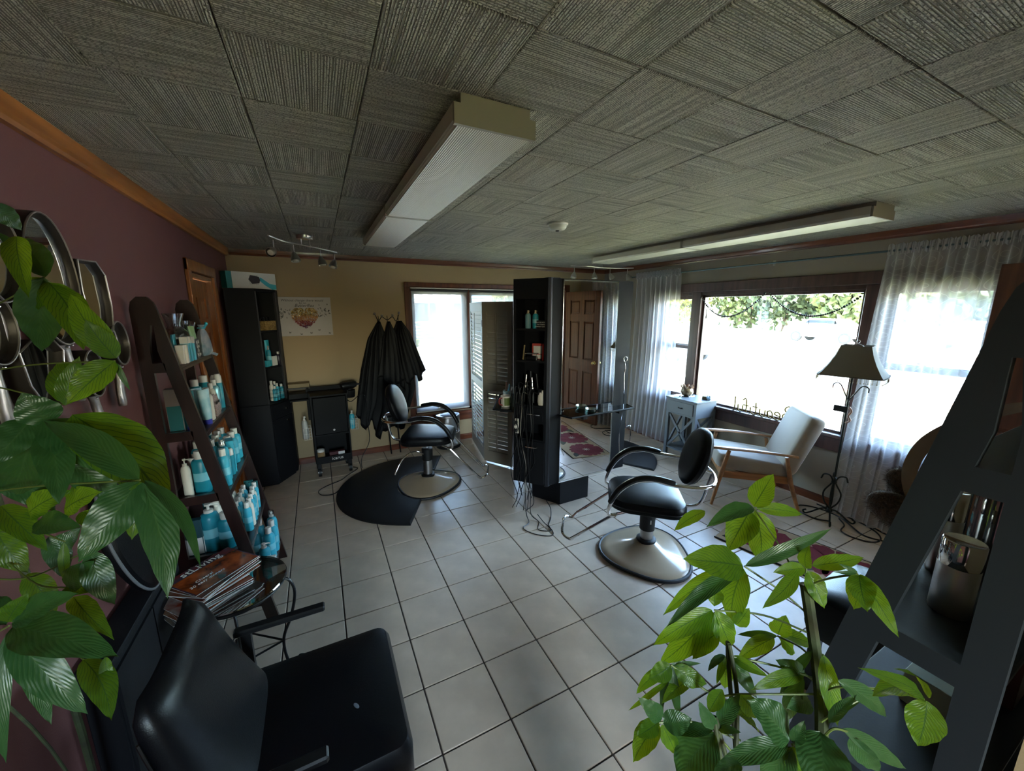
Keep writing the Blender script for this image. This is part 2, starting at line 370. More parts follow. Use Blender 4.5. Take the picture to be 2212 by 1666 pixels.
# crown mouldings and baseboards
CP = [(0, 0), (.018, 0), (.022, .012), (.030, .020), (.034, .040), (.036, .058), (0, .058)]   # (out from the wall, up)
def mould(name, ax, pos, sgn, a0, a1, z, prof, m, flip=False):
    b = MB(); H_ = max(p[1] for p in prof)
    r = []
    for a in (a0, a1):
        r.append([((pos+sgn*o_, a, z+u) if ax == 'x' else (a, pos+sgn*o_, z+u)) for o_, u in prof])
    b.loft(r); return struct(name, b, m, smooth=False)
mould('trim_1', 'x', XL, 1, -2.3, YB, HT-.068, [(o_*1.1, u*1.17) for o_, u in CP], M_piney)
mould('trim_2', 'y', YB, -1, XL+.036, XR-.036, HT-.058, CP, M_trimx)
mould('trim_3', 'x', XR, -1, YF, YB, HT-.058, CP, M_trimy)
BP = [(0, 0), (.014, 0), (.014, .055), (.008, .066), (0, .07)]; QR = [(0, 0), (.026, 0), (.024, .012), (.012, .022), (0, .024)]
mould('baseboard_back', 'y', YB, -1, XL, XR, .001, BP, M_trimx)
mould('baseboard_right', 'x', XR, -1, YF, YB, .001, BP, M_trimy)
mould('baseboard_left', 'x', XL, 1, -2.3, 3.30, .001, BP, M_trimy)
mould('baseboard_front', 'y', YF, 1, .92, 2.80, .001, BP, M_trimx)
# doorway on the plum wall with its honey pine casing and a closed panelled door
dc = MB()
for a, b in ((3.30, 3.38), (4.02, 4.10)): dc.box(XL, a, 0, XL+.022, b, 2.07, bev=.004)
dc.box(XL, 3.30, 1.99, XL+.024, 4.10, 2.07, bev=.004)
for a in (3.385, 4.005): dc.box(XL-.12, a-.012, 0, XL+.004, a+.012, 1.985)
dc.box(XL-.12, 3.38, 1.96, XL+.004, 4.02, 1.985)
struct('trim_4', dc, M_pine, smooth=False)
def six_panel(b0, w, h, t):
    """frame + six recessed raised-field panels, in local x (width) and z; returns (frame, panels)"""
    fr = MB(); st, mu = .115*w/.76, .10*w/.76
    rails = [(0, .22), (.80, .98), (1.55, 1.66), (h-.13, h)]
    fr.box(0, -t/2, 0, st, t/2, h, bev=.003); fr.box(w-st, -t/2, 0, w, t/2, h, bev=.003)
    for a, b in rails: fr.box(st, -t/2, a, w-st, t/2, b)
    ps = []
    for k in range(3):
        z0, z1 = rails[k][1], rails[k+1][0]; fr.box(w/2-mu/2, -t/2, z0, w/2+mu/2, t/2, z1)
        for x0, x1 in ((st, w/2-mu/2), (w/2+mu/2, w-st)): ps.append((x0, x1, z0, z1))
    return fr, ps
def make_door(name, w, h, t, m, parent_kw):
    fr, ps = six_panel(0, w, h, t); d = struct(name, fr, m, smooth=False)
    for x0, x1, z0, z1 in ps:
        p = MB()
        for s_ in (-1, 1):
            p.loft([[(x, s_*y, z) for x, z in ((x0+e, z0+e), (x1-e, z0+e), (x1-e, z1-e), (x0+e, z1-e))] for e, y in ((0, t*.12), (.012, t*.18), (.03, t*.36), (.035, t*.36))], caps=True)
        obj('panel', p, m, d, smooth=False)
    return d
d1 = make_door('door_1', .61, 1.95, .035, M_pine, None); d1.location = (XL-.05, 3.395, .003); d1.rotation_euler = (0, 0, pi/2)
kb = MB().lathe([(.025, 0), (.025, .006), (.009, .012), (.009, .03), (.024, .036), (.026, .05), (.018, .06), (.001, .062)], n=16)
M_brass = mat('worn_brass', (.62, .48, .24), .25, 1)
obj('door_knob', kb, M_brass, d1, loc=(.55, -.018, .95), rot=(pi/2, 0, 0))
# entrance doorway in the front wall, door swung open against the window wall
ec = MB()
for a, b in ((2.80, 2.88), (3.66, 3.74)): ec.box(a, YF, 0, b, YF+.02, 2.11)
ec.box(2.80, YF, 2.03, 3.74, YF+.022, 2.11); ec.box(2.88, YF-.14, 0, 2.892, YF, 2.03).box(3.648, YF-.14, 0, 3.66, YF, 2.03).box(2.88, YF-.14, 2.018, 3.66, YF, 2.03)
struct('trim_5', ec, M_trimbrown, smooth=False)
M_reddoor = wood('reddish_stained_door', '#4e2b1b', '#643a26', .4)
d2 = make_door('door_2', .74, 1.995, .042, M_reddoor, None); d2.location = (3.69, .09, .006); d2.rotation_euler = (0, 0, radians(86))
for s_ in (-1, 1): obj('door_knob', kb, M_brass, d2, loc=(.68, s_*.022, .95), rot=(-s_*pi/2, 0, 0))

# closed box added outside the entrance doorway to block its daylight
struct('doorway_light_block', MB().box(2.3, -1.9, -.3, 4.3, -1.8, 2.4).box(2.2, -1.8, -.3, 2.3, YF-.14, 2.4).box(4.2, -1.8, -.3, 4.3, YF-.14, .9).box(4.2, -1.8, 1.9, 4.3, YF-.14, 2.4).box(2.3, -1.8, 2.3, 4.2, YF-.14, 2.4).box(2.3, -1.8, -.05, 4.2, YF-.14, -.006), M_tan, smooth=False)
# ================================================================ BACK WINDOW (two casements behind woven roller shades)
W1 = MB()
x0, x1, z0, z1 = 1.02, 2.50, .42, 2.0
for a, b in ((x0-.065, x0), (x1, x1+.065)): W1.box(a, YB-.022, z0-.06, b, YB, z1+.05, bev=.004)
W1.box(x0-.065, YB-.024, z1, x1+.065, YB, z1+.055, bev=.004)
for a, b in ((x0, x0+.02), (x1-.02, x1), (1.735, 1.785)): W1.box(a, YB-.005, z0, b, YB+.13, z1)
W1.box(x0, YB-.005, z1-.03, x1, YB+.13, z1); W1.box(x0, YB-.005, z0, x1, YB+.13, z0+.035)
win1 = struct('window_1', W1, M_trimbrown, smooth=False)
sl = MB().box(x0-.08, YB-.06, z0-.045, x1+.08, YB+.005, z0-.01, bev=.006).box(x0-.065, YB-.022, z0-.14, x1+.065, YB, z0-.045, bev=.004); struct('window_sill', sl, M_trimx, win1, smooth=False)
for a, b in ((x0+.02, 1.735), (1.785, x1-.02)):
    s_ = MB()
    for p, q in ((a, a+.045), (b-.045, b)): s_.box(p, YB+.05, z0+.035, q, YB+.09, z1-.03)
    s_.box(a, YB+.05, z0+.035, b, YB+.09, z0+.085).box(a, YB+.05, z1-.08, b, YB+.09, z1-.03)
    so = struct('sash', s_, M_white, win1, smooth=False)
    obj('pane', MB().box(a+.04, YB+.068, z0+.08, b-.04, YB+.072, z1-.075), M_glass, so, smooth=False)
    cr = MB().box((a+b)/2-.09, YB-.03, z0+.04, (a+b)/2+.02, YB-.005, z0+.058, bev=.004).tube([((a+b)/2-.05, YB-.03, z0+.05), ((a+b)/2-.08, YB-.05, z0+.065), ((a+b)/2-.02, YB-.055, z0+.07)], .006)
    obj('crank', cr, M_nickel, so)
M_shade = sheer('woven_shade_cloth', (.24, .23, .23), see=.22)
for k, (a, b, zb) in enumerate(((x0+.005, 1.757, z0+.03), (1.768, x1-.005, 1.72))):
    t = thing('roller_shade', ('roller shade drawn fully down over the left back casement', 'roller shade pulled halfway up behind the louvred screen')[k], 'roller shade', (a, YB-.035, 0))
    def sh(u, v, a=a, b=b, zb=zb): return (u*(b-a-.02)+.01, .028+.002*sin(u*9), zb+v*(z1-.045-zb))
    obj('shade_cloth', MB().grid(sh, 8, 6), M_shade, t, fix=False)
    obj('roller', MB().tube([(.008, .02, z1-.035), (b-a-.008, .02, z1-.035)], .017, 12), mat('dark_roller', '#262320', .6), t)
    obj('valance', MB().box(.0, -.004, z1-.018, b-a, .03, z1-.006, bev=.003), M_white, t)
    obj('bottom_bar', MB().box(.01, .022, zb-.012, b-a-.01, .034, zb+.004, bev=.003), M_white, t)

# ================================================================ WINDOW WALL (picture window between two double-hung sashes)
M_trimgrey = wood('window_wall_casing', '#4a3330', '#5e423c', .4)
y0, y1, z0, z1 = .84, 3.70, .66, 1.93
W2 = MB()
W2.box(XR-.024, y0-.08, z1, XR, y1+.08, z1+.10, bev=.004)
for a, b in ((y0-.08, y0), (y1, y1+.08)): W2.box(XR-.022, a, z0-.02, XR, b, z1)
for a, b in ((1.42, 1.56), (3.06, 3.18)): W2.box(XR-.015, a, z0, XR+.13, b, z1, bev=.006)
for a, b in ((y0, y0+.03), (y1-.03, y1)): W2.box(XR-.004, a, z0, XR+.13, b, z1)
W2.box(XR-.004, y0, z1-.035, XR+.13, y1, z1)
win2 = struct('window_2', W2, M_trimgrey, smooth=False)
struct('window_sill', MB().box(XR-.055, y0-.10, z0-.03, XR+.13, y1+.10, z0+.004, bev=.008).box(XR-.02, y0-.08, z0-.15, XR, y1+.08, z0-.03, bev=.004), M_trimgrey, win2, smooth=False)
pf = MB()
for a, b in ((1.56, 1.585), (3.035, 3.06)): pf.box(XR+.03, a, z0, XR+.075, b, z1-.035)
pf.box(XR+.03, 1.56, z0, XR+.075, 3.06, z0+.025).box(XR+.03, 1.56, z1-.06, XR+.075, 3.06, z1-.035)
so = struct('picture_frame', pf, M_trimgrey, win2, smooth=False); obj('pane', MB().box(XR+.05, 1.58, z0+.02, XR+.055, 3.04, z1-.055), M_glass, so, smooth=False)
for a, b in ((y0+.03, 1.42), (3.18, y1-.03)):
    for lo, hi, dx in ((z0+.004, 1.305, .035), (1.275, z1-.035, .075)):
        s_ = MB(); e = .04
        s_.box(XR+dx, a, lo, XR+dx+.035, a+e, hi).box(XR+dx, b-e, lo, XR+dx+.035, b, hi).box(XR+dx, a, lo, XR+dx+.035, b, lo+e).box(XR+dx, a, hi-e, XR+dx+.035, b, hi)
        so = struct('sash', s_, M_trimgrey, win2, smooth=False); obj('pane', MB().box(XR+dx+.015, a+e-.005, lo+e-.005, XR+dx+.019, b-e+.005, hi-e+.005), M_glass, so, smooth=False)
    lk = MB().box(XR+.03, (a+b)/2-.03, 1.305, XR+.06, (a+b)/2+.03, 1.318, bev=.003).tube([(XR+.045, (a+b)/2, 1.318), (XR+.04, (a+b)/2+.02, 1.33), (XR+.035, (a+b)/2+.05, 1.332)], .006)
    obj('sash_lock', lk, M_blackm, win2)

# ================================================================ OUTSIDE
GZ = -.35
M_grass = mat('lawn', '#5d6138', .95, col2='#7d7a50', vscale=3, bump=.5, bscale=90)
M_concrete = mat('sidewalk_concrete', '#b5afa4', .9, vary=.05, vscale=4)
M_road = mat('pale_asphalt', '#8d8b88', .9, vary=.05, vscale=8)
g1 = struct('ground', MB().box(-60, -60, GZ-.5, 120, 90, GZ), M_grass, smooth=False)
struct('sidewalk', MB().box(9.3, -60, GZ, 10.6, 90, GZ+.03).box(-40, 9.2, GZ, 9.3, 10.4, GZ+.03), M_concrete, smooth=False)
struct('street', MB().box(12.2, -60, GZ, 24, 90, GZ+.02).box(-40, 12, GZ, 12.2, 17.5, GZ+.02), M_road, smooth=False)
struct('driveway', MB().box(4.8, 17.5, GZ, 9.5, 26, GZ+.03), M_concrete, smooth=False)
struct('kerb', MB().box(24, -60, GZ, 24.3, 90, GZ+.14).box(12, -60, GZ, 12.2, 12, GZ+.1), mat('reddish_kerb', '#a77a68', .9), smooth=False)
struct('far_pavement', MB().box(26.5, -60, GZ, 34, 90, GZ+.04), M_concrete, smooth=False)
# neighbour's house seen through the back window
hs = thing('house', 'blue sided neighbouring house with a striped porch awning', 'house', (3.2, 23.2, GZ))
M_siding = mat('pale_blue_siding', '#5d7080', .7)
obj('wall', MB().box(-7, .06, 0, 7, 7, 5.2), M_siding, hs, smooth=False)
for k in range(26): obj('siding_board', MB().add([(-7, .06, k*.2), (7, .06, k*.2), (7, .055, k*.2+.2), (-7, .055, k*.2+.2), (-7, 0, k*.2), (7, 0, k*.2)], [(4, 5, 2, 3), (0, 4, 3), (1, 2, 5), (0, 1, 5, 4)]), M_siding, hs, smooth=False)
obj('roof', MB().loft([[(x, -.6, 5.1), (x, 7.6, 5.1), (x, 3.5, 7.4)] for x in (-7.5, 7.5)]), mat('grey_shingles', '#7c7772', .9, bump=.4, bscale=9), hs, smooth=False)
aw = MB(); M_awd, M_aww = mat('dark_awning_stripe', '#5d6570', .7), mat('white_awning_stripe', '#e6e6e6', .7)
for k in range(12):
    a, b = 1.4+k*.28, 1.4+(k+1)*.28
    obj('awning_stripe', MB().loft([[(x, 0, 3.5), (x, -1.5, 2.75), (x, -1.5, 2.45), (x, -1.46, 2.45), (x, -1.44, 2.75), (x, 0, 3.44)] for x in (a, b)]), (M_awd, M_aww)[k % 2], hs, smooth=False)
for x in (1.5, 3.0, 4.6): obj('porch_post', MB().box(x-.07, -1.45, 0, x+.07, -1.3, 2.6), M_white, hs, smooth=False)
obj('porch_floor', MB().box(1.3, -1.6, 0, 4.8, 0, .35), M_concrete, hs, smooth=False)
for x in (-1.6, -4.5, 2.4):
    wf = obj('window', MB().box(x-.5, -.04, 1.3, x+.5, .03, 2.9), M_white, hs, smooth=False); obj('pane', MB().box(x-.42, -.05, 1.38, x+.42, -.03, 2.82), mat('dark_far_glass', '#3a4650', .1), wf, smooth=False)
obj('door', MB().box(3.5, -.05, .35, 4.4, .02, 2.45), M_white, hs, smooth=False)
# leaf crowns: clouds of small leaf cards on a lumpy ellipsoid
def crown(b, c, r, n, s, sz=1, rnd=random):
    for _ in range(n):
        d = Vector((rnd.gauss(0, 1), rnd.gauss(0, 1), rnd.gauss(0, 1))).normalized(); q = r*rnd.uniform(.55, 1)*(1+.25*sin(5*d.x+3*d.z)*cos(4*d.y))
        p = Vector(c)+Vector((d.x*q, d.y*q, d.z*q*sz)); a = Vector((rnd.gauss(0, 1), rnd.gauss(0, 1), rnd.gauss(0, 1))).normalized(); e = a.orthogonal().normalized(); f = a.cross(e)
        b.add([p-e*s, p+f*s*.5, p+e*s, p-f*s*.5], [(0, 1, 2, 3)])
    return b
M_leafout = [mat('yellow_green_foliage', '#434c1f', .8, col2='#6b6d33', vscale=.8), mat('olive_foliage', '#33401d', .8, col2='#565f32', vscale=.8), mat('deep_foliage', '#222f1a', .8, col2='#3f4b30', vscale=.8)]  # foliage tones differ by tree: yellow-green, olive, dark green
M_bark = mat('grey_bark', '#5a4a3c', .9, bump=.5, bscale=20)
trees = [(38, 3, 6.5, 3.6, 0), (36.5, 14, 5.6, 3.2, 1), (41, 22, 7.5, 4.2, 2), (39, 33, 6.0, 3.6, 0), (44, 46, 7.5, 4.5, 1), (37, 58, 6, 4, 0), (48, 12, 9, 4.6, 2), (52, 34, 10, 5, 1), (40, 75, 7.5, 4.5, 2), (30, 70, 6, 3.5, 0), (43, -3, 6.5, 3.8, 1), (42, 9, 6.2, 3.8, 2), (43, 17.5, 6, 3.6, 0), (45, 28, 7, 4.2, 1), (42, 39, 6.5, 4, 2), (40, 52, 6.5, 4.2, 0)]
wd = ['first', 'second', 'third', 'fourth', 'fifth', 'sixth', 'seventh', 'eighth', 'ninth', 'tenth', 'eleventh', 'twelfth', 'thirteenth', 'fourteenth', 'fifteenth', 'sixteenth']
order = sorted(range(len(trees)), key=lambda k: math.atan2(trees[k][0], trees[k][1]))
for k, (x, y, h, r, c) in enumerate(trees):
    t = thing('tree', '%s tree beyond the street counting from the left, %s crown' % (wd[order.index(k)], ('yellow-green', 'olive green', 'dark green')[c]), 'tree', (x, y, GZ), group='trees beyond the street')
    obj('foliage', crown(MB(), (0, 0, h*.58), r, 2600, .36, .85), M_leafout[c], t, smooth=False, fix=False)
    obj('trunk', MB().tube([(0, 0, 0), (.1, .05, h*.3), (0, 0, h*.6)], [.28, .2, .12], 8), M_bark, t)
def shrub(label, loc, r, n, s, mi, sz=.8, group=None):
    t = thing('shrub', label, 'shrub', loc, group=group); obj('foliage', crown(MB(), (0, 0, r*sz*.7), r, n, s, sz), M_leafout[mi], t, smooth=False, fix=False)
    obj('stem', MB().tube([(0, 0, 0), (.02, 0, r*.5)], .02, 6), M_bark, t); return t
shrub('leafy shrub outside the left sash, nearest the glass', (5.0, 4.9, GZ), .42, 420, .05, 2, 1.1)
shrub('smaller leafy shrub outside the left sash, further off', (5.25, 4.2, GZ), .34, 260, .045, 1, 1.1)
for k, (x, y, r) in enumerate(((1.2, 21.8, .55), (2.4, 21.6, .6), (3.6, 21.6, .6), (4.7, 21.7, .45))):
    shrub('dry ornamental grass clump by the blue house, %s from the left' % wd[k], (x, y, GZ), r, 500, .09, 0, .8, 'grass clumps by the blue house')
tag(obj('boulder', MB().sphere((2.0, 20.3, GZ+.18), .32, 10, 7, 1, .8, .7), M_concrete), 'pale boulder at the driveway edge by the grass clumps', 'boulder')
tag(obj('utility_pole', MB().tube([(25.4, 29, GZ), (25.4, 29, 7)], [.16, .12], 10).box(25.35, 28.2, 6.2, 25.45, 29.8, 6.32), M_bark), 'utility pole beside the far side of the street', 'utility pole')
# cars
def car(label, loc, rz, body, group=None):
    t = thing('car', label, 'car', loc, rz, group)
    prof = [(-2.2, .35), (-2.25, .75), (-2.1, .95), (-1.35, 1.02), (-.75, 1.45), (.75, 1.48), (1.5, 1.05), (2.15, .95), (2.25, .6), (2.2, .33)]
    rings = [[(x, y*(.86 if z > 1.1 else 1), z) for x, z in prof] for y in (-.86, -.8, .8, .86)]
    obj('body', MB().loft(rings), body, t, smooth=False, bevel=.05)
    for s_ in (-1, 1):
        obj('window', MB().slab([(-1.05, 1.06), (-.68, 1.38), (.68, 1.40), (1.2, 1.08)], (0, s_*.80, 0), (1, 0, 0), (0, 0, 1), (0, s_, 0), .02), mat('car_glass', '#20262c', .08), t, smooth=False)
        for x in (-1.35, 1.35):
            wh = obj('wheel', MB().tube([(x, s_*.70, .33), (x, s_*.88, .33)], .33, 20), M_rubber, t)
            rim = MB().tube([(x, s_*.87, .33), (x, s_*.90, .33)], .21, 20)
            obj('rim', rim, M_nickel, wh)
    return t
car('dark grey car parked outside the left window', (13.3, 12.0, GZ+.02), radians(88), mat('dark_car_paint', '#3c4048', .25, .5, coat=.6))
car('white car parked across the street', (29, 13.0, GZ+.04), radians(88), mat('white_car_paint', '#d8dadc', .3, coat=.6), 'cars across the street')
car('silver car parked across the street, further right', (29, 6.5, GZ+.04), radians(92), mat('silver_car_paint', '#aab0b5', .3, .5, coat=.6), 'cars across the street')
# ================================================================ CEILING FIXTURES
M_diff = mat('ribbed_acrylic', '#cfc9bd', .4, bump=0); 
def ribbed():
    g = NT(M_diff); tc = g.n('ShaderNodeTexCoord'); wv = g.n('ShaderNodeTexWave'); wv.inputs['Scale'].default_value = 45; wv.bands_direction = 'X'; g.l(tc.outputs['Object'], wv.inputs[0])
    bp = g.n('ShaderNodeBump'); bp.inputs['Strength'].default_value = .5; bp.inputs['Distance'].default_value = .002; g.l(wv.outputs[0], bp.inputs['Height']); g.l(bp.outputs[0], g.b.inputs['Normal'])
    g.b.inputs['Transmission Weight'].default_value = .0
ribbed()
M_fix = mat('fixture_enamel', '#a29a8c', .5)
def wrap_light(x0, x1, y0, y1, label, grp, near_cap=True):
    t = thing('wrap_light', label, 'ceiling light', ((x0+x1)/2, y0, HT), group=grp); h, L, d = (x1-x0)/2, y1-y0, .078
    # acrylic wraps the two sides and the underside
    sec = [(-h, -.022), (-h, -d+.012), (-h+.012, -d), (h-.012, -d), (h, -d+.012), (h, -.022), (h-.003, -.022), (h-.003, -d+.013), (h-.013, -d+.003), (-h+.013, -d+.003), (-h+.003, -d+.013), (-h+.003, -.022)]
    obj('diffuser', MB().loft([[(x, y, z) for x, z in sec] for y in (.012, L-.012)]), M_diff, t, smooth=30)
    obj('housing', MB().box(-h*.55, .006, -.045, h*.55, L-.006, 0).box(-h+.02, .006, -.02, h-.02, L-.006, -.001), M_fix, t, smooth=False)
    for y in (0, L-.012):
        obj('end_cap', MB().slab([(-h-.002, -d-.002), (h+.002, -d-.002), (h+.002, -.026), (h-.018, -.026), (h-.018, 0), (-h+.018, 0), (-h+.018, -.026), (-h-.002, -.026)], (0, y+.012, 0), (1, 0, 0), (0, 0, 1), (0, -1, 0), .012), M_fix, t, smooth=False)
    for sx in (-.06, .06): obj('fluorescent_tube', MB().tube([(sx, .03, -.052), (sx, L-.03, -.052)], .008, 10), mat('unlit_tube', '#e8e8e4', .3), t)
    return t
wrap_light(.39, .645, 1.128, 2.345, 'long wraparound fluorescent fixture over the middle of the room, near half', 'unlit fluorescent fixtures')
wrap_light(.39, .645, 2.348, 3.475, 'wraparound fluorescent fixture joined on towards the plain back wall', 'unlit fluorescent fixtures')
wrap_light(2.805, 3.06, 1.13, 2.40, 'wraparound fluorescent fixture along the window wall, nearer half', 'unlit fluorescent fixtures')
wrap_light(2.805, 3.06, 2.403, 3.60, 'wraparound fluorescent fixture along the window wall, far half by the corner', 'unlit fluorescent fixtures')
M_bulb = mat('frosted_bulb_glass', '#cfc9c0', .25)
def spot_track(pts, heads, canopy, label, dz):
    t = thing('spot_track', label, 'track light', (canopy[0], canopy[1], HT), group='track lights under the ceiling')
    L = lambda p: (p[0]-canopy[0], p[1]-canopy[1], p[2]-HT)
    obj('bar', MB().tube(spline([L(p) for p in pts], 5), .006, 8), M_nickel, t)
    obj('canopy', MB().lathe([(.001, -.03), (.055, -.03), (.06, -.022), (.06, 0), (.001, 0)], n=24).tube([(-.03, 0, -.03), (-.03, 0, -dz)], .006).tube([(.03, 0, -.03), (.03, 0, -dz)], .006), M_nickel, t)
    for x, y, z, a, b in heads:
        h = MB().tube([L((x, y, z+.10)), L((x, y, z+.035))], .005, 8)
        d = Vector((sin(radians(a))*sin(radians(b)), cos(radians(a))*sin(radians(b)), -cos(radians(b)))); p0 = Vector(L((x, y, z+.035)))
        o = obj('spot_arm', h, M_nickel, t)
        ax = d; k = [(.010, -.01), (.016, 0), (.030, .03), (.036, .062), (.033, .063), (.026, .03), (.012, .004)]
        e = ax.orthogonal().normalized(); f = ax.cross(e)
        hd = MB().loft([[p0+ax*zz+(e*cos(2*pi*i/16)+f*sin(2*pi*i/16))*r for i in range(16)] for r, zz in k])
        ho = obj('spot_head', hd, M_nickel, t)
        bl = MB().loft([[p0+ax*zz+(e*cos(2*pi*i/12)+f*sin(2*pi*i/12))*r for i in range(12)] for r, zz in [(.001, .01), (.024, .03), (.027, .052), (.02, .066), (.001, .070)]])
        obj('bulb', bl, M_bulb, ho)
    return t
spot_track([(-.255, 3.30, 2.245), (-.168, 3.50, 2.24), (-.061, 3.62, 2.24), (.071, 3.76, 2.24), (.215, 3.99, 2.245)],
           [(-.235, 3.40, 2.13, 200, 62), (-.115, 3.57, 2.13, 150, 18), (.075, 3.76, 2.13, 120, 14), (.19, 3.95, 2.13, 230, 25)], (-.03, 3.67), 'wavy four-spot brushed metal track over the black corner tower', .08)
spot_track([(2.75, 3.93, 2.245), (2.97, 3.86, 2.24), (3.18, 3.90, 2.24), (3.4, 3.88, 2.24), (3.62, 3.80, 2.245)],
           [(2.80, 3.92, 2.13, 240, 20), (3.06, 3.87, 2.13, 200, 12), (3.32, 3.89, 2.13, 120, 30), (3.55, 3.83, 2.13, 120, 25)], (3.18, 3.90), 'four-spot metal track over the styling station by the corner', .08)
sm = thing('smoke_detector', 'round white smoke detector on the ceiling between the fixtures', 'smoke detector', (1.56, 2.40, HT))
obj('base', MB().lathe([(.001, -.012), (.070, -.012), (.074, -.006), (.074, 0), (.001, 0)], n=28), M_white, sm)
obj('cover', MB().lathe([(.001, -.045), (.03, -.045), (.052, -.038), (.062, -.026), (.063, -.012), (.001, -.012)], n=28), M_white, sm)
obj('grille', MB().lathe([(.001, -.05), (.012, -.05), (.014, -.044), (.001, -.044)], n=12), M_blackm, sm)

# ================================================================ LADDER SHELVES
M_espresso = wood('espresso_wood', '#1d0b08', '#2c120d', .3); M_blackwood = mat('black_painted_wood', '#1e242a', .5, bump=.06, bscale=150)
LZ = [1.47, 1.135, .80, .47, .14]
def xo(z): return .085+(1.78-z)/1.78*.31          # outer edge of the raked front leg, measured from the back edge
def make_ladder(label, m, loc, rz, L=.65):
    """local x: out from the wall (0 = back edge), local y: along the shelf"""
    t = thing('ladder_shelf', label, 'ladder shelf', loc, rz, 'A-frame ladder shelves')
    for y in (0, L-.022):
        o = [(0, 0), (.035, 0)]
        outer = [(xo(0), 0)] + [(xo(1.74), 1.74)] + [(xo(1.74)-.012+.0, 1.775), (.055, 1.795), (.03, 1.795), (.006, 1.775), (0, 1.74)]
        # frame built as two legs and rungs lofted together
        b = MB(); w_ = .058
        b.slab([(0, 0), (.045, 0), (.045, 1.55), (.0, 1.55)], (0, y, 0), (1, 0, 0), (0, 0, 1), (0, 1, 0), .022)
        b.slab([(xo(0)-w_, 0), (xo(0), 0), (xo(1.55), 1.55), (xo(1.55)-w_*.92, 1.55)], (0, y, 0), (1, 0, 0), (0, 0, 1), (0, 1, 0), .022)
        top = [(0, 1.55), (.045, 1.55), (.062, 1.665), (.072, 1.665), (xo(1.55)-w_*.92, 1.55), (xo(1.55), 1.55), (xo(1.73), 1.73), (xo(1.74)-.008, 1.765), (.065, 1.79), (.03, 1.79), (.008, 1.768), (0, 1.735)]
        b.slab(top, (0, y, 0), (1, 0, 0), (0, 0, 1), (0, 1, 0), .022)
        obj('side_frame', b, m, t, smooth=False, fix=False)
        for z in LZ[:]:
            obj('rung', MB().box(.045, y, z-.022, xo(z)-.05, y+.022, z+.022), m, t, smooth=False)
    for z in LZ:
        obj('shelf', MB().box(.004, .022, z-.012, xo(z)-.004, L-.022, z+.004, bev=.003).box(xo(z)-.022, .022, z-.024, xo(z)-.004, L-.022, z-.011), m, t, smooth=False)
    return t
make_ladder('dark brown ladder shelf full of teal bottles against the plum wall', M_espresso, (-.732, 2.28, 0), 0, .65)
lr = make_ladder('tall black ladder shelf in the right foreground', M_blackwood, (1.555, .098, 0), pi/2, .655)

# ================================================================ BOTTLES
def lab_mat(): return mat('printed_label_white', '#c9d4d6', .5)
def bottle(kind, loc, h, r, body, label, grp, rz=0, cat='bottle', capm=None):
    capm = capm or M_cap
    if kind == 'flat': prof = [(r*.9, 0), (r, .006), (r, h*.74), (r*.8, h*.80), (r*.42, h*.83), (r*.42, h*.84)]
    elif kind == 'can': prof = [(r*.95, 0), (r, .005), (r, h*.74), (r*.8, h*.77)]
    elif kind == 'tube': prof = None
    else: prof = [(r*.9, 0), (r, .006), (r, h*.70), (r*.82, h*.78), (r*.42, h*.82), (r*.42, h*.84)]
    name = {'can': 'spray_can', 'tube': 'squeeze_tube'}.get(kind, 'bottle')
    if kind == 'tube':      # stands on its cap
        b = MB().loft([[(r*.8*cos(2*pi*i/16), r*.8*sin(2*pi*i/16), h*.14) for i in range(16)], [(r*cos(2*pi*i/16), r*.8*sin(2*pi*i/16), h*.5) for i in range(16)], [(r*1.15*cos(2*pi*i/16), .003*sin(2*pi*i/16), h) for i in range(16)]])
        o = obj(name, b, body, None, loc=loc, rot=(0, 0, rz)); tag(o, label, 'tube', grp); obj('cap', MB().lathe([(r*.8, 0), (r*.82, h*.135), (r*.5, h*.14)], n=16), capm, o); return o
    o = obj(name, MB().lathe(prof, n=16, sy=.82 if kind == 'flat' else 1), body, None, loc=loc, rot=(0, 0, rz)); tag(o, label, cat, grp)
    if kind in ('cap', 'flat'): obj('cap', MB().lathe([(r*.55, h*.815), (r*.57, h*.985), (r*.5, h), (.001, h)], n=16), capm, o)
    elif kind == 'can': obj('cap', MB().lathe([(r*.97, h*.745), (r*.97, h*.93), (r*.6, h), (.001, h)], n=16), capm, o)
    elif kind == 'pump':
        obj('pump_head', MB().lathe([(r*.5, h*.815), (r*.5, h*.87), (r*.15, h*.88), (r*.15, h*.95), (r*.35, h*.96), (r*.35, h), (.001, h)], n=12).tube([(0, 0, h*.975), (r*.9, 0, h*.97), (r*1.1, 0, h*.94)], r*.14, 6), capm, o)
    elif kind == 'spray':
        obj('spray_head', MB().lathe([(r*.48, h*.80), (r*.48, h*.86), (r*.3, h*.87), (r*.33, h*.99), (.001, h)], n=12).tube([(0, 0, h*.95), (r*.6, 0, h*.95)], r*.14, 6), capm, o)
    elif kind == 'mist':
        obj('spray_head', MB().lathe([(r*.42, h*.80), (r*.42, h*.88), (r*.2, h*.89), (r*.24, h*.98), (.001, h*.98)], n=12), capm, o); obj('clear_cap', MB().lathe([(r*.60, h*.79), (r*.60, h*.985), (r*.5, h), (.001, h)], n=14), M_clear, o)
    if body in (M_tealb, M_teal) and h > .12 and kind != 'can': 
        obj('label', MB().lathe([(r*1.006, h*.30), (r*1.006, h*.50)], n=16, sy=.82 if kind == 'flat' else 1), mat('pale_teal_print', '#7cc3cf', .4), o, fix=False)
    return o
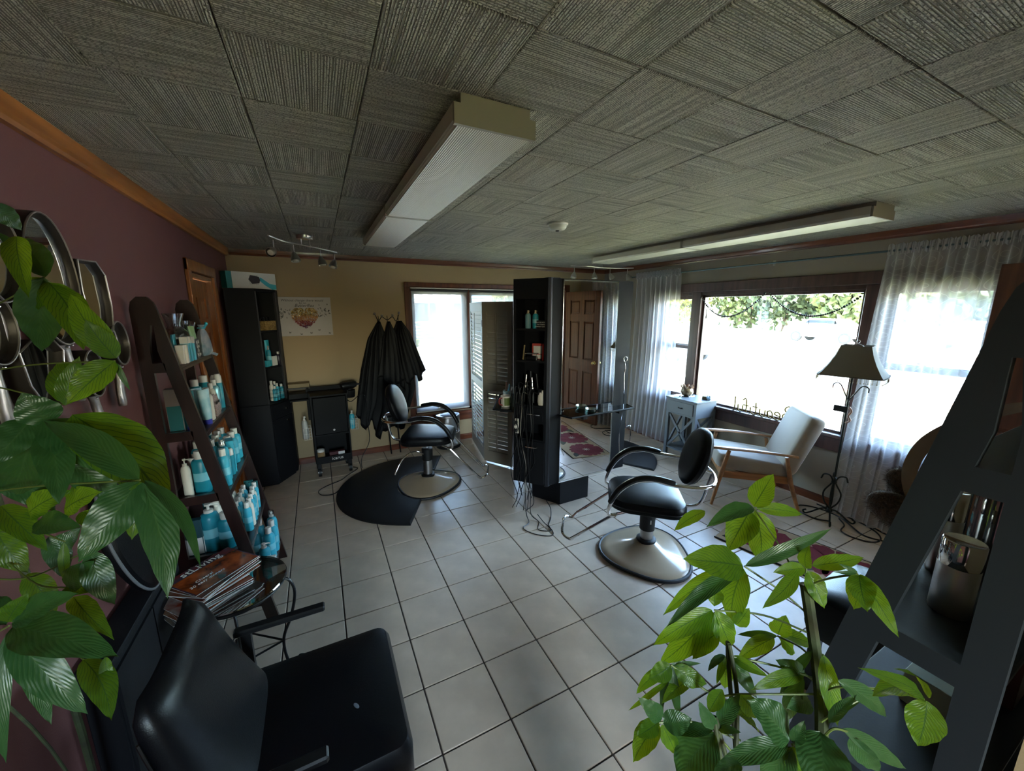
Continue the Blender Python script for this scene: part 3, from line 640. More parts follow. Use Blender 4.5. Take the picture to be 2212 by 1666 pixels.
def carton(loc, sx, sy, sz, m, label, rz=0, grp=None, m2=None, cat='box', band=.5):
    o = obj('carton', MB().box(-sx/2, -sy/2, 0, sx/2, sy/2, sz, bev=.0015), m, None, loc=loc, rot=(0, 0, rz), smooth=False); tag(o, label, cat, grp)
    if m2: obj('printed_panel', MB().box(sx/2, -sy/2+.003, sz*.06, sx/2+.0006, sy/2-.003, sz*band).box(-sx/2+.003, -sy/2-.0006, sz*.06, sx/2-.003, -sy/2, sz*band), m2, o, smooth=False)
    return o
ordn = ['first', 'second', 'third', 'fourth', 'fifth', 'sixth', 'seventh', 'eighth']
lz = lambda k: LZ[k]+.0045
# --- third shelf (z .80): shampoo and conditioner in two ranks
for r_, (xx, row) in enumerate(((-.665, 'back'), (-.60, 'middle'), (-.535, 'front'))):
    ys = [2.62, 2.71, 2.80, 2.875] if r_ < 2 else [2.69, 2.78, 2.865]
    for k, y in enumerate(ys):
        bottle('cap', (xx+random.uniform(-.004, .004), y, lz(2)), .205 if r_ != 2 else .195, .032, M_teal if r_ == 0 else M_tealb, 'teal capped bottle on the third ladder shelf, %s row, %s from the left' % (row, ordn[k]), 'teal bottles on the third ladder shelf')
bottle('mist', (-.525, 2.50, lz(2)), .235, .027, M_tealb, 'tall teal spray bottle with clear dome cap at the front of the third ladder shelf', 'teal bottles on the third ladder shelf')
bottle('cap', (-.512, 2.415, lz(2)), .205, .026, M_tealb, 'slim teal bottle behind the raked leg, front of the third ladder shelf', 'teal bottles on the third ladder shelf')
bottle('can', (-.515, 2.575, lz(2)), .155, .021, M_teal, 'short teal spray can with white cap beside the tall clear-capped spray bottle', 'teal bottles on the third ladder shelf', capm=M_cap)
carton((-.52, 2.635, lz(2)), .04, .075, .19, M_tealb, 'open teal carton standing among the bottles on the third ladder shelf', rz=.2)
bottle('flat', (-.60, 2.37, lz(2)), .225, .036, M_teal, 'large teal bottle seen through the near ladder frame, third shelf', 'teal bottles on the third ladder shelf')
bottle('pump', (-.655, 2.345, lz(2)), .20, .020, M_cream, 'slim cream pump bottle seen through the near ladder frame, third shelf', 'bottles seen through the near ladder frame', capm=M_cream)
for k, y in enumerate((2.46, 2.54)): bottle('cap', (-.66, y, lz(2)), .16, .024, M_cream, 'cream bottle at the back of the third ladder shelf, %s' % ('nearer' , 'further')[k], 'cream bottles at the back of the third shelf', capm=M_cream)
# --- fourth shelf (z .47): a block of small bottles with white caps, teal cartons, big pump bottle
for a in range(4):
    for c in range(6):
        x = -.455-a*.058; y = 2.50+c*.058
        wh = (a+c) % 3 == 1 or a > 1
        bottle('cap', (x+random.uniform(-.003, .003), y+random.uniform(-.003, .003), lz(3)), .172-.006*(a % 2), .022, M_cream if wh else M_tealb,
               'small %s bottle on the fourth ladder shelf, %s rank back, %s from left' % ('cream' if wh else 'teal', ordn[a], ordn[c]), 'small bottles massed on the fourth ladder shelf')
carton((-.66, 2.66, lz(3)), .05, .07, .21, M_tealc, 'dark teal carton behind the small bottles, left of its pair', m2=None)
carton((-.60, 2.735, lz(3)), .055, .065, .20, M_tealc, 'dark teal carton behind the small bottles, right of its pair', rz=.15)
for k, y in enumerate((2.865, 2.895)): carton((-.47-.03*k, y, lz(3)), .05, .022, .15, M_tealc, 'slim teal carton at the far end of the fourth ladder shelf, %s' % ('inner one', 'outermost')[k], rz=.1)
bottle('pump', (-.60, 2.375, lz(3)), .26, .043, M_teal, 'large teal pump bottle seen through the near ladder frame, fourth shelf', 'bottles seen through the near ladder frame')
bottle('flat', (-.53, 2.36, lz(3)), .205, .040, M_teal, 'wide teal bottle with white flip cap beside the large pump bottle', 'bottles seen through the near ladder frame')
bottle('cap', (-.59, 2.455, lz(3)), .25, .033, M_cream, 'cream bottle just behind the large teal pump bottle', 'bottles seen through the near ladder frame', capm=M_cream)
carton((-.665, 2.345, lz(3)), .075, .035, .20, mat('dark_teal_box', '#123c44', .5), 'dark boxed kit with a pale top at the wall end of the fourth shelf', m2=M_paper)
# --- bottom shelf (z .14)
for k, (x, y, h, kd, mm, lb) in enumerate(((-.40, 2.71, .215, 'cap', M_tealb, 'teal bottle, front left of the group on the bottom ladder shelf'), (-.39, 2.79, .22, 'cap', M_tealb, 'teal bottle, front right of the group on the bottom ladder shelf'),
        (-.475, 2.73, .22, 'cap', M_teal, 'teal bottle, back left of the group on the bottom ladder shelf'), (-.46, 2.81, .235, 'cap', M_teal, 'teal bottle, back right of the group on the bottom ladder shelf'),
        (-.395, 2.87, .25, 'mist', M_tealb, 'tall mist bottle with clear cap at the far end of the bottom ladder shelf'), (-.42, 2.62, .16, 'pump', M_teal, 'small teal pump bottle beside the magazines on the bottom ladder shelf'))):
    bottle(kd, (x, y, lz(4)), h, .031, mm, lb, 'teal bottles on the bottom ladder shelf')
for k, (y, r_) in enumerate(((2.52, .3), (2.57, -.2), (2.46, .1))): carton((-.385, y, lz(4)), .05, .045, .075+.01*k, M_paper, 'small white carton on the bottom ladder shelf, %s' % ('middle one', 'furthest', 'nearest')[k], rz=r_, grp='white cartons on the bottom ladder shelf', m2=M_tealb)
cd = obj('price_card', MB().slab([(0, 0), (.07, 0), (.07, .10), (0, .10)], (-.02, 0, 0), (.3, .95, 0), (-.2, 0, .98), (1, 0, 0), .001), M_paper, None, loc=(-.42, 2.63, lz(3)+.001), smooth=False); cd.location = (-.405, 2.60, lz(4)); tag(cd, 'blank white card propped in front of the bottom shelf bottles', 'card')
# --- second shelf (z 1.135)
bottle('cap', (-.655, 2.72, lz(1)), .205, .034, M_teal, 'dark teal bottle at the back left of the second ladder shelf', 'bottles on the second ladder shelf')
bottle('cap', (-.63, 2.80, lz(1)), .215, .036, M_tealb, 'wide teal bottle at the back centre of the second ladder shelf', 'bottles on the second ladder shelf')
bottle('can', (-.575, 2.865, lz(1)), .21, .021, M_teal, 'slim teal spray can at the far end of the second ladder shelf', 'bottles on the second ladder shelf')
bottle('can', (-.60, 2.90, lz(1)), .20, .018, mat('silver_teal', '#8fc2c9', .3, .4), 'pale silver spray can behind the slim teal can, second shelf', 'bottles on the second ladder shelf')
bottle('cap', (-.59, 2.745, lz(1)), .175, .022, M_cream, 'cream bottle behind the printed packets on the second shelf', 'bottles on the second ladder shelf')
bottle('cap', (-.585, 2.805, lz(1)), .185, .024, mat('silver_teal', '#8fc2c9'), 'pale bottle to the right of the printed packets on the second shelf', 'bottles on the second ladder shelf')
carton((-.65, 2.62, lz(1)), .06, .11, .125, M_tealc, 'flat teal carton lying across the back of the second ladder shelf')
bottle('cap', (-.573, 2.565, lz(1)), .18, .026, M_cream, 'cream cylinder bottle standing at the front of the second ladder shelf', 'bottles on the second ladder shelf', capm=M_cream)
M_pink = mat('pinkish_packet_print', '#c2a49d', .35, col2='#7a6a68', vscale=40, stretch=(1, 1, 6))
for k, y in enumerate((2.64, 2.69)):
    o = obj('packet', MB().loft([[(-.012, -.028, 0), (.012, -.028, 0), (.012, .028, 0), (-.012, .028, 0)], [(-.014, -.03, .05), (.014, -.03, .05), (.014, .03, .05), (-.014, .03, .05)], [(-.001, -.03, .125-.01*k), (.001, -.03, .125-.01*k), (.001, .03, .125-.01*k), (-.001, .03, .125-.01*k)]]), M_pink, None, loc=(-.562, y, lz(1)), smooth=False)
    tag(o, 'pink and white printed packet on the second ladder shelf, %s' % ('left of two', 'right of two')[k], 'packet'); obj('dark_label', MB().box(.0142, -.02, .07, .0150, .015, .083), M_blackm, o, smooth=False)
for k, (x, y, h, lb) in enumerate(((-.565, 2.475, .185, 'teal and white tube standing on its violet cap at the front of the second shelf'), (-.60, 2.50, .19, 'second teal and white tube just behind the front one'), (-.60, 2.355, .20, 'dark teal tube with violet cap seen through the near ladder frame'))):
    bottle('tube', (x, y, lz(1)), h, .026, (mat('white_teal_tube', '#b9d6dc', .35, col2='#2fa3b8', vscale=9), mat('white_teal_tube', '#b9d6dc'), M_tealc)[k], lb, None, rz=.9, capm=M_blue)
carton((-.655, 2.36, lz(1)), .06, .05, .22, mat('grey_card', '#8d7f7c', .6), 'tall pale grey carton with dark teal lower half behind the near ladder frame', m2=M_tealc, band=.62)
# --- top shelf (z 1.47)
for k, (x, y, h, mm, lb) in enumerate(((-.605, 2.375, .09, M_cream, 'small white carton nearest the ladder frame on the top shelf'), (-.60, 2.41, .09, M_cream, 'small white carton, second from the ladder frame on the top shelf'),
        (-.605, 2.46, .125, M_tealb, 'bright teal carton with white top, left of the row on the top shelf'), (-.603, 2.50, .125, M_tealb, 'bright teal carton with white top, second in the row on the top shelf'), (-.60, 2.545, .12, M_tealb, 'bright teal carton with white top, third in the row on the top shelf'), (-.64, 2.44, .14, M_tealb, 'plain teal folder standing behind the teal cartons on the top shelf'))):
    o = carton((x, y, lz(0)), .03 if k < 5 else .01, .034 if k < 5 else .06, h, mm, lb, grp='cartons on the top ladder shelf', rz=.08)
    if k < 5: obj('white_top', MB().box(-.0153, -.0173, h*.74, .0153, .0173, h+.0006), M_cap, o, smooth=False)
o = carton((-.595, 2.625, lz(0)), .012, .085, .105, M_blackm, 'small black box sign with white handwritten words on the top ladder shelf', rz=.05)
M_wt = mat('white_lettering', '#e4e0d8', .6)
text('lettering', 'My Life\nIs Just\nBe\nMy Style', .026, M_wt, o, (.0068, 0, .054), (pi/2, 0, pi/2), shear=.2, sp=.85)
bottle('tube', (-.625, 2.70, lz(0)), .17, .024, mat('pale_green_plastic', '#8fb37c', .35), 'pale green tube beside the black box sign on the top ladder shelf', None, rz=1.3, capm=mat('pale_green_plastic', '#8fb37c'))
# clear bags of brown potpourri, heaped
M_pot = mat('brown_potpourri', '#3a2a1c', .8, col2='#6f5a44', vscale=60, bump=.6, bscale=80); M_bag = glass('clear_bag', (.86, .86, .84), .9)
def gift_bag(loc, r, hh, label, s):
    rnd = random.Random(s); t = thing('potpourri_bag', label, 'bag', loc, group='clear bags of potpourri on the top ladder shelf')
    def shell(q, lo):
        return [[(q*rr*(1+.10*sin(3*a+s)+.05*sin(7*a+z*40))*cos(a)*.75, q*rr*(1+.10*cos(2*a+s)+.04*sin(9*a))*sin(a), z) for a in [2*pi*i/20 for i in range(20)]] for rr, z in lo]
    pr = [(r*.5, 0), (r, hh*.12), (r*1.05, hh*.35), (r*.8, hh*.6), (r*.45, hh*.72), (r*.5, hh*.8), (r*.75, hh)]
    obj('plastic_wrap', MB().loft(shell(1.04, pr), caps=False), M_bag, t, fix=False)
    b = MB()
    for _ in range(42):
        a, zz = rnd.uniform(0, 2*pi), rnd.uniform(.10, .62); q = r*rnd.uniform(.2, .85)*(1 if zz < .45 else .6); b.sphere((q*cos(a)*.7, q*sin(a), hh*zz), r*.22, 7, 5)
    f = obj('filling', b, M_pot, t); f['kind'] = 'stuff'; return t
gift_bag((-.665, 2.58, lz(0)), .075, .24, 'clear bag of brown potpourri, leftmost and fullest on the top ladder shelf', 1)
gift_bag((-.665, 2.72, lz(0)), .065, .20, 'clear bag of brown potpourri, second from the left on the top shelf', 5)
gift_bag((-.66, 2.83, lz(0)), .055, .19, 'clear bag of brown potpourri nearest the pine doorway', 9)
M_cloth = mat('grey_white_print_cloth', '#a9a4a8', .8, col2='#5f7880', vscale=14, bump=.3, bscale=60)
t = thing('cloth_pouch', 'grey and white printed pouch tied with teal ribbon at the end of the top shelf', 'pouch', (-.60, 2.80, lz(0)))
obj('pouch', MB().loft([[(rx*cos(a)*(1+.06*sin(5*a)), ry*sin(a)*(1+.05*sin(4*a)), z) for a in [2*pi*i/18 for i in range(18)]] for rx, ry, z in ((.02, .055, 0), (.034, .075, .02), (.030, .068, .08), (.018, .05, .135), (.008, .02, .155), (.016, .034, .175))]), M_cloth, t)
obj('ribbon', MB().tube(arc((0, 0, .156), .017, 0, 360, 16), .004, 6).tube(spline([(.01, .01, .156), (.02, .035, .175), (.02, .02, .185), (.012, .005, .16)]), .005, 6), M_tealb, t)
o = obj('grey_pouch', MB().loft([[(.0, 0, 0), (.05, .0, .01), (.09, .05, -.005), (.03, .06, .0)], [(-.0, 0, .014), (.05, .0, .024), (.095, .05, .010), (.03, .06, .014)]]), mat('grey_satin', '#7f8b90', .4), None, loc=(-.575, 2.865, lz(0)+.08), rot=(0, .3, .2)); tag(o, 'grey satin pouch poking out past the end of the top shelf', 'pouch'); o.location = (-.64, 2.84, lz(0)+.012)

# --- right ladder: steel flasks, glass, box
def flask(loc, r, h, label):
    t = thing('steel_flask', label, 'flask', loc); 
    obj('body', MB().lathe([(r*.97, 0), (r, .004), (r, h*.66), (r*.985, h*.665)], n=28), M_steel, t)
    obj('lid', MB().lathe([(r*.99, h*.667), (r*1.0, h*.67), (r*1.0, h*.985), (r*.94, h), (r*.6, h*.99), (.001, h*.985)], n=28), mat('polished_steel', (.72, .70, .67), .08, 1), t); return t
flask((1.085, .205, LZ[1]+.0045), .030, .155, 'short brushed steel flask with polished lid on the black ladder shelf')
flask((1.235, .262, LZ[1]+.0045), .022, .20, 'slim steel canister further back on the same black shelf')
t = thing('glass_jar', 'clear glass jar lined with dark tissue on the black ladder shelf', 'jar', (1.38, .225, LZ[1]+.0045))
obj('jar_wall', MB().lathe([(.06, 0), (.065, .004), (.065, .20), (.058, .215), (.06, .22)], n=24), glass('thick_glass', (.8, .84, .83), .9), t, fix=False)
obj('tissue', MB().loft([[((.045+.008*sin(5*a))*cos(a), (.045+.008*sin(5*a))*sin(a), z+.02*sin(3*a)*(z > .1)) for a in [2*pi*i/24 for i in range(24)]] for z in (.006, .1, .19)]), mat('black_tissue', '#1a1d22', .5), t)
o = carton((1.26, .21, LZ[2]+.0045), .15, .11, .085, mat('pale_sage_card', '#a9b7ad', .6), 'pale sage and white carton on the lower black ladder shelf', m2=M_paper, band=.98); o.location.z = LZ[2]+.0045
carton((1.44, .18, LZ[2]+.0045), .12, .10, .14, mat('dark_red_card', '#4a1d16', .6), 'dark red carton behind the pale one on the black ladder shelf')
o = obj('red_candle', MB().lathe([(.028, 0), (.03, .004), (.03, .07), (.02, .072), (.001, .07)], n=20), mat('red_wax', '#7c1f1c', .4), None, loc=(1.24, .185, LZ[1]+.0045)); tag(o, 'small red candle beside the steel canister', 'candle'); o.location = (1.19, .30, LZ[1]+.0045); o.scale = (.6, .6, .6)
cv = thing('glass_tray', 'marbled glass dish upright on the top black shelf', 'dish', (1.18, .15, LZ[0]+.0045), radians(20))
obj('dish', MB().loft([[(.085*q*cos(a), y, .085+.085*q*sin(a)) for a in [2*pi*i/24 for i in range(24)]] for q, y in ((1, 0), (1, .006), (.8, .015), (.3, .018))]), mat('marbled_glass', '#68756a', .25, col2='#a8ab96', vscale=9), cv)
# ================================================================ CORNER TOWER
tw = thing('corner_cabinet', 'tall black corner tower with open shelves and two knobbed drawers', 'cabinet', (0, 0, 0))
A_, B_, C_, D_, E_ = (-.722, 4.28), (-.49, 4.28), (-.345, 4.52), (-.345, 4.745), (-.722, 4.745)
bc = Vector((C_[0]-B_[0], C_[1]-B_[1], 0)); bl = bc.length; bu = bc.normalized(); bn = Vector((bu.y, -bu.x, 0))
tp = [A_, B_, C_, D_, E_]
obj('top_panel', MB().prism(tp, 1.90, 1.925), M_black, tw, smooth=False)
up = MB().box(A_[0], 4.28, .83, B_[0], 4.30, 1.90).box(A_[0], 4.30, .83, A_[0]+.018, D_[1], 1.90).box(A_[0], D_[1]-.015, .83, D_[0], D_[1], 1.90).box(D_[0]-.018, C_[1], .83, D_[0], D_[1], 1.90)
obj('carcass', up, M_black, tw, smooth=False)
ed = MB(); up3 = Vector((0, 0, 1))
for q in (.008, bl-.008): ed.obox(Vector((*B_, 1.365))+bu*q-bn*.008, bu, bn, up3, .008, .010, .535)
obj('edge_strip', ed, mat('worn_black_edge', '#3b3a3c', .35), tw, smooth=False)
for z in (1.535, 1.185): obj('shelf', MB().prism([(A_[0]+.018, 4.30), (B_[0]-.004, 4.30), (C_[0]-.012, C_[1]+.005), (D_[0]-.018, D_[1]-.015), (E_[0]+.018, E_[1]-.015)], z-.018, z), M_black, tw, smooth=False)
lb_ = MB().prism([(A_[0], 4.255), (-.478, 4.255), (-.32, 4.515), (-.32, 4.745), (E_[0], 4.745)], .03, .83); obj('lower_cabinet', lb_, M_black, tw, smooth=False, bevel=.003)
obj('plinth', MB().prism([(A_[0], 4.285), (-.49, 4.285), (-.345, 4.53), (-.345, 4.745), (E_[0], 4.745)], 0, .03), M_black, tw, smooth=False)
o0 = Vector((-.478, 4.255, 0)); du = (Vector((-.32, 4.515, 0))-o0).normalized(); dn = Vector((du.y, -du.x, 0)); dl = .304
for z0_, z1_ in ((.685, .815), (.05, .67)):
    f_ = obj('drawer' if z0_ > .5 else 'door', MB().obox(o0+du*dl/2+dn*.004+up3*(z0_+z1_)/2, du, dn, up3, dl/2-.008, .006, (z1_-z0_)/2), M_black, tw, smooth=False)
    kz = .755 if z0_ > .5 else .635
    p = o0+du*dl*.62+dn*.010+up3*kz
    obj('knob', MB().tube([p, p+dn*.012, p+dn*.016, p+dn*.026], [.004, .004, .011, .009], 12), M_chrome, f_)
# hair brush box on the tower
bx = thing('brush_box', 'white hot-brush box with teal ends lying on top of the corner tower', 'box', (-.655, 4.335, 1.9265), math.atan2(.22, .32))
obj('carton', MB().box(0, 0, 0, .392, .095, .150, bev=.001), M_paper, bx, smooth=False)
obj('teal_end', MB().box(-.002, -.001, 0, .0, .096, .15).box(-.045, -.0, .0, -.0, .095, .149), M_tealc, bx, smooth=False)
bp_ = MB().slab([(.14, .085), (.16, .125), (.235, .115), (.245, .085), (.235, .055), (.17, .045)], (0, -.0012, 0), (1, 0, 0), (0, 0, 1), (0, -1, 0), .0012)
obj('printed_brush_head', bp_, mat('dark_brush_print', '#2a2023', .5), bx, smooth=False)
bt = MB()
for k in range(9):
    bt.box(.150+k*.009, -.0022, .04, .152+k*.009, -.001, .128)
obj('printed_bristles', bt, mat('grey_bristle_print', '#8c8a8c', .5), bx, smooth=False)
obj('printed_handle', MB().slab([(.243, .110), (.26, .103), (.33, .055), (.390, .045), (.391, .004), (.35, .0), (.29, .035), (.243, .075)], (0, -.0014, 0), (1, 0, 0), (0, 0, 1), (0, -1, 0), .001), M_tealb, bx, smooth=False)
# things on the tower shelves
M_wick = mat('wicker', '#8a6a3c', .8, col2='#b89658', vscale=60, bump=.8, bscale=90)
wk = thing('wicker_basket', 'small wicker basket of dark clips on the upper tower shelf', 'basket', (-.46, 4.50, 1.5355), radians(59))
wb = MB()
for k in range(9):
    z = .005+k*.010; s = 1+.02*k
    wb.tube([(x*s*(1+.03*(-1)**i), y*s*(1+.03*(-1)**i), z) for i, (x, y) in enumerate([(.075, -.055), (.025, -.057), (-.025, -.057), (-.075, -.055), (-.077, 0), (-.075, .055), (-.025, .057), (.025, .057), (.075, .055), (.077, 0), (.075, -.055)])], .0058, 6)
obj('woven_wall', wb, M_wick, wk); obj('base', MB().box(-.07, -.05, 0, .07, .05, .004), M_wick, wk, smooth=False)
for k in range(6): obj('hair_clip', MB().tube([(-.05+.02*k, .01*(-1)**k, .02), (-.045+.02*k, .012*(-1)**k, .11), (-.035+.02*k, .0, .125)], .007, 6), M_blackm, wk)
bottle('spray', (-.455, 4.445, 1.1855), .20, .020, M_teal, 'teal spray bottle on the middle shelf of the corner tower', 'bottles in the corner tower')
bottle('tube', (-.47, 4.53, 1.1855), .25, .028, M_tealb, 'tall teal tube standing behind the spray bottle in the tower', None, rz=1.0, capm=M_teal)
carton((-.415, 4.475, 1.1855), .012, .07, .095, M_paper, 'white notepad card leaning on the middle tower shelf', rz=radians(-31))
bottle('cap', (-.385, 4.54, 1.1855), .13, .022, mat('dark_violet_plastic', '#1d1626', .3), 'dark violet bottle with white cap on the middle tower shelf', 'bottles in the corner tower')
carton((-.475, 4.40, 1.1855), .035, .05, .06, M_tealb, 'small bright teal carton on the middle tower shelf', rz=radians(-31))
wbk = thing('wire_basket', 'black wire basket holding teal bottles at the bottom of the tower opening', 'basket', (-.435, 4.50, .8305), radians(59))
g_ = MB()
for z in (.004, .04, .08, .12): g_.tube([(.10, -.06, z), (.10, .06, z), (-.10, .06, z), (-.10, -.06, z), (.10, -.06, z)], .0016, 5)
for k in range(11):
    x = -.10+.02*k
    for y in (-.06, .06): g_.tube([(x, y, .004), (x, y, .12)], .0014, 5)
obj('wire_wall', g_, M_blackm, wbk); obj('base', MB().box(-.1, -.06, .002, .1, .06, .004), M_blackm, wbk, smooth=False)
for k, (a, b, h, mm) in enumerate(((-.06, 0, .20, M_cream), (-.02, -.028, .17, M_tealb), (.02, .025, .18, M_teal), (.055, -.02, .15, M_tealb), (-.065, -.035, .15, M_tealb))):
    p = Vector((-.435, 4.50, .835))+du*a+dn*(-b); bottle('cap', tuple(p), h, .021, mm, 'bottle in the black wire basket in the tower, %s from the left' % ordn[(1, 2, 3, 4, 0)[k]], 'bottles in the tower wire basket')

# ================================================================ HEART CANVAS
ac = thing('canvas_print', 'white canvas print of a gold and red butterfly heart', 'picture', (-.385, YB-.028, 1.455))
obj('canvas', MB().box(0, 0, 0, .535, .027, .41, bev=.003), mat('canvas_white', '#bdb6b2', .7), ac, smooth=False)
M_ink = mat('dark_ink', '#3a3533', .7)
text('lettering', 'Without change there would', .034, M_ink, ac, (.262, -.0012, .375), (pi/2, 0, 0), shear=.25)
text('lettering', 'be no', .030, M_ink, ac, (.262, -.0012, .348), (pi/2, 0, 0), shear=.25)
text('lettering', 'Butterflies', .044, M_ink, ac, (.275, -.0012, .322), (pi/2, 0, 0), shear=.4)
def bfly(b, x, z, s, a, rnd):
    e = Vector((cos(a), 0, sin(a)))*s; f = Vector((-sin(a), 0, cos(a)))*s; c = Vector((x, -.0035-rnd.random()*.004, z)); t_ = rnd.uniform(-.3, .3)
    for q in (-1, 1):
        dy = Vector((0, -s*rnd.uniform(.1, .6), 0))
        b.add([c, c+e*.9*q+f*.9+dy, c+e*1.0*q+f*.2+dy, c+e*.25*q], [(0, 1, 2, 3)]); b.add([c, c+e*.8*q-f*.1+dy, c+e*.6*q-f*.8+dy, c-f*.3], [(0, 1, 2, 3)])
rnd = random.Random(3); M_h = [mat('gold_foil', (.75, .55, .2), .22, 1), mat('copper_foil', (.55, .26, .10), .3, .9), mat('red_foil', (.28, .05, .05), .35, .7), mat('plum_foil', (.12, .03, .07), .35, .6)]
hb = [MB() for _ in range(4)]; n = 0
while n < 900:
    u, v = rnd.uniform(-1.25, 1.25), rnd.uniform(-1.2, 1.2)
    if (u*u+v*v-1)**3-u*u*v**3 < .0:
        k = min(3, max(0, int((.95-v)/2.1*4+rnd.uniform(-.35, .35)))); bfly(hb[k], .272+u*.112, .175+v*.098, rnd.uniform(.005, .0085), rnd.uniform(0, 6.3), rnd); n += 1
for k in range(4): obj('butterfly_cluster', hb[k], M_h[k], ac, smooth=False, fix=False)['kind'] = 'stuff'
b = MB()
for _ in range(34): bfly(b, rnd.uniform(.02, .14), .25+rnd.gauss(0, .03), rnd.uniform(.005, .009), rnd.uniform(0, 6), rnd)
for _ in range(30): bfly(b, rnd.uniform(.40, .52), .25+rnd.gauss(0, .03), rnd.uniform(.005, .009), rnd.uniform(0, 6), rnd)
for x, z in ((.03, .025), (.12, .04), (.225, .02), (.32, .03), (.40, .06), (.50, .025)): bfly(b, x, z, .011, rnd.uniform(-.4, .4), rnd)
obj('loose_butterflies', b, M_ink, ac, smooth=False, fix=False)['kind'] = 'stuff'

# ================================================================ WALL HOOKS AND CAPES
hk = thing('hook_rail', 'scrolled metal hook rail with crystal knobs holding the capes', 'hooks', (.74, YB, 1.60))
hr = MB().tube(spline([(-.13, -.02, .075), (-.10, -.022, .0), (-.06, -.022, .05), (0, -.022, .015), (.06, -.022, .05), (.10, -.022, 0), (.135, -.02, .075)], 8), .0045, 8)
for x in (-.10, 0, .125): hr.tube([(x, -.001, .06), (x, -.022, .05), (x, -.026, -.03), (x, -.05, -.045), (x, -.06, -.02)], .004, 8)
obj('rail', hr, M_blackm, hk)
for x, z in ((-.14, .085), (-.06, .065), (.06, .068), (.135, .095)):
    c_ = MB(); 
    for k in range(6): c_.sphere((x+.013*cos(k*pi/3), -.03, z+.013*sin(k*pi/3)), .0065, 6, 4)
    c_.sphere((x, -.033, z), .008, 8, 6); obj('crystal_knob', c_, M_chrome, hk)
M_cape = mat('black_nylon_cape', '#08080b', .55, spec=.2, bump=.15, bscale=40)
def cape(top, L, R, hem, label, y, amp, nf, ph):
    """hanging cloth: L,R = outlines [(x,z)...] from hook down; hem(u)->extra drop"""
    def at(P, v):
        k = v*(len(P)-1); i = min(int(k), len(P)-2); f = k-i; return P[i][0]*(1-f)+P[i+1][0]*f, P[i][1]*(1-f)+P[i+1][1]*f
    def fn(u, v):
        (xa, za), (xb, zb) = at(L, v), at(R, v); e = v**.6
        x = xa+(xb-xa)*u; z = za+(zb-za)*u+hem(u)*v*v
        return (x+.012*sin(nf*2*pi*u+ph+v*1.5)*e, y-(.028+.5*amp)-amp*e*sin(nf*2*pi*u+ph)*(.6+.4*sin(v*4+u*3))-.03*sin(pi*u)*e, z)
    mb = MB().grid(fn, 54, 26); o = obj('salon_cape', mb, M_cape, None, fix=False)
    md = o.modifiers.new('thickness', 'SOLIDIFY'); md.thickness = .0015; tag(o, label, 'cape', 'black salon capes on the hooks'); return o
cape(0, [(.625, 1.60), (.50, 1.40), (.40, 1.05), (.33, .70), (.29, .42)], [(.655, 1.60), (.72, 1.40), (.74, 1.0), (.72, .6), (.60, .34)], lambda u: .07*sin(u*13)-.10*(abs(u-.75) < .12), 'black cape on the left hook, longest, with a ragged hem', YB-.022, .016, 6, 0)
cape(0, [(.84, 1.60), (.72, 1.35), (.66, 1.0), (.62, .6), (.58, .30)], [(.875, 1.60), (.93, 1.40), (.99, 1.05), (1.02, .8), (.86, .30)], lambda u: -.03*sin(u*9), 'long black cape at the back of the right hook, straight hem near the floor', YB-.022, .012, 5, 2)
cape(0, [(.725, 1.60), (.66, 1.42), (.61, 1.15), (.57, .95)], [(.755, 1.60), (.82, 1.42), (.86, 1.15), (.88, .80)], lambda u: .05*sin(u*10)-.02, 'short black cape on the middle hook', YB-.085, .014, 5, 1)
cape(0, [(.855, 1.605), (.80, 1.45), (.82, 1.15), (.86, .85)], [(.885, 1.605), (.98, 1.46), (1.07, 1.2), (1.15, .98)], lambda u: .04*sin(u*14+1)-.10*(u > .6)*(1-u), 'short black cape flaring in front of the window from the right hook', YB-.085, .018, 6, 3)
st_ = thing('folding_stand', 'thin-legged black stand almost hidden behind the hanging capes', 'stand', (.70, YB-.10, 0))
for x in (-.035, .075): obj('leg', MB().tube([(x-.01, -.02, .45), (x+.01, -.03, 0)], .008, 8), M_blackm, st_)
obj('seat', MB().box(-.08, -.05, .45, .12, .02, .47, bev=.006), M_blackm, st_)

# ================================================================ EQUIPMENT TROLLEY
tr = thing('equipment_trolley', 'black rolling salon trolley with side baskets against the tan wall', 'trolley', (.03, 4.44, 0), radians(4))
M_trb = mat('black_trolley_plastic', '#0d0d0f', .6, spec=.2, bump=.1, bscale=200)
fr = MB().box(-.175, -.15, .14, -.16, .15, .86).box(.16, -.15, .14, .175, .15, .86).box(-.16, .135, .14, .16, .15, .86).box(-.175, -.15, .14, .175, .15, .155).box(-.16, -.15, .44, .16, .135, .455)
obj('body', fr, M_trb, tr, smooth=False)
obj('top_tray', MB().box(-.185, -.16, .86, .185, .16, .875).box(-.185, .145, .875, .185, .16, .915).box(-.185, -.16, .875, -.175, .16, .905).box(.175, -.16, .875, .185, .16, .905), M_trb, tr, smooth=False)
dd = obj('cupboard_door', MB().box(-.155, -.158, .46, .155, -.148, .85, bev=.004), M_trb, tr, smooth=False); obj('lock_knob', MB().tube([(.02, -.158, .50), (.02, -.168, .50)], .011, 14), M_chrome, dd)
kp = obj('kick_plate', MB().box(-.17, -.156, .155, .17, -.15, .215), M_trb, tr, smooth=False)
text('lettering', 'icarus', .048, M_wt, kp, (.03, -.1568, .185), (pi/2, 0, 0))
obj('side_shelf', MB().box(-.35, -.13, .83, -.185, .12, .845, bev=.004).box(-.20, -.02, .60, -.175, .0, .93), M_trb, tr, smooth=False)
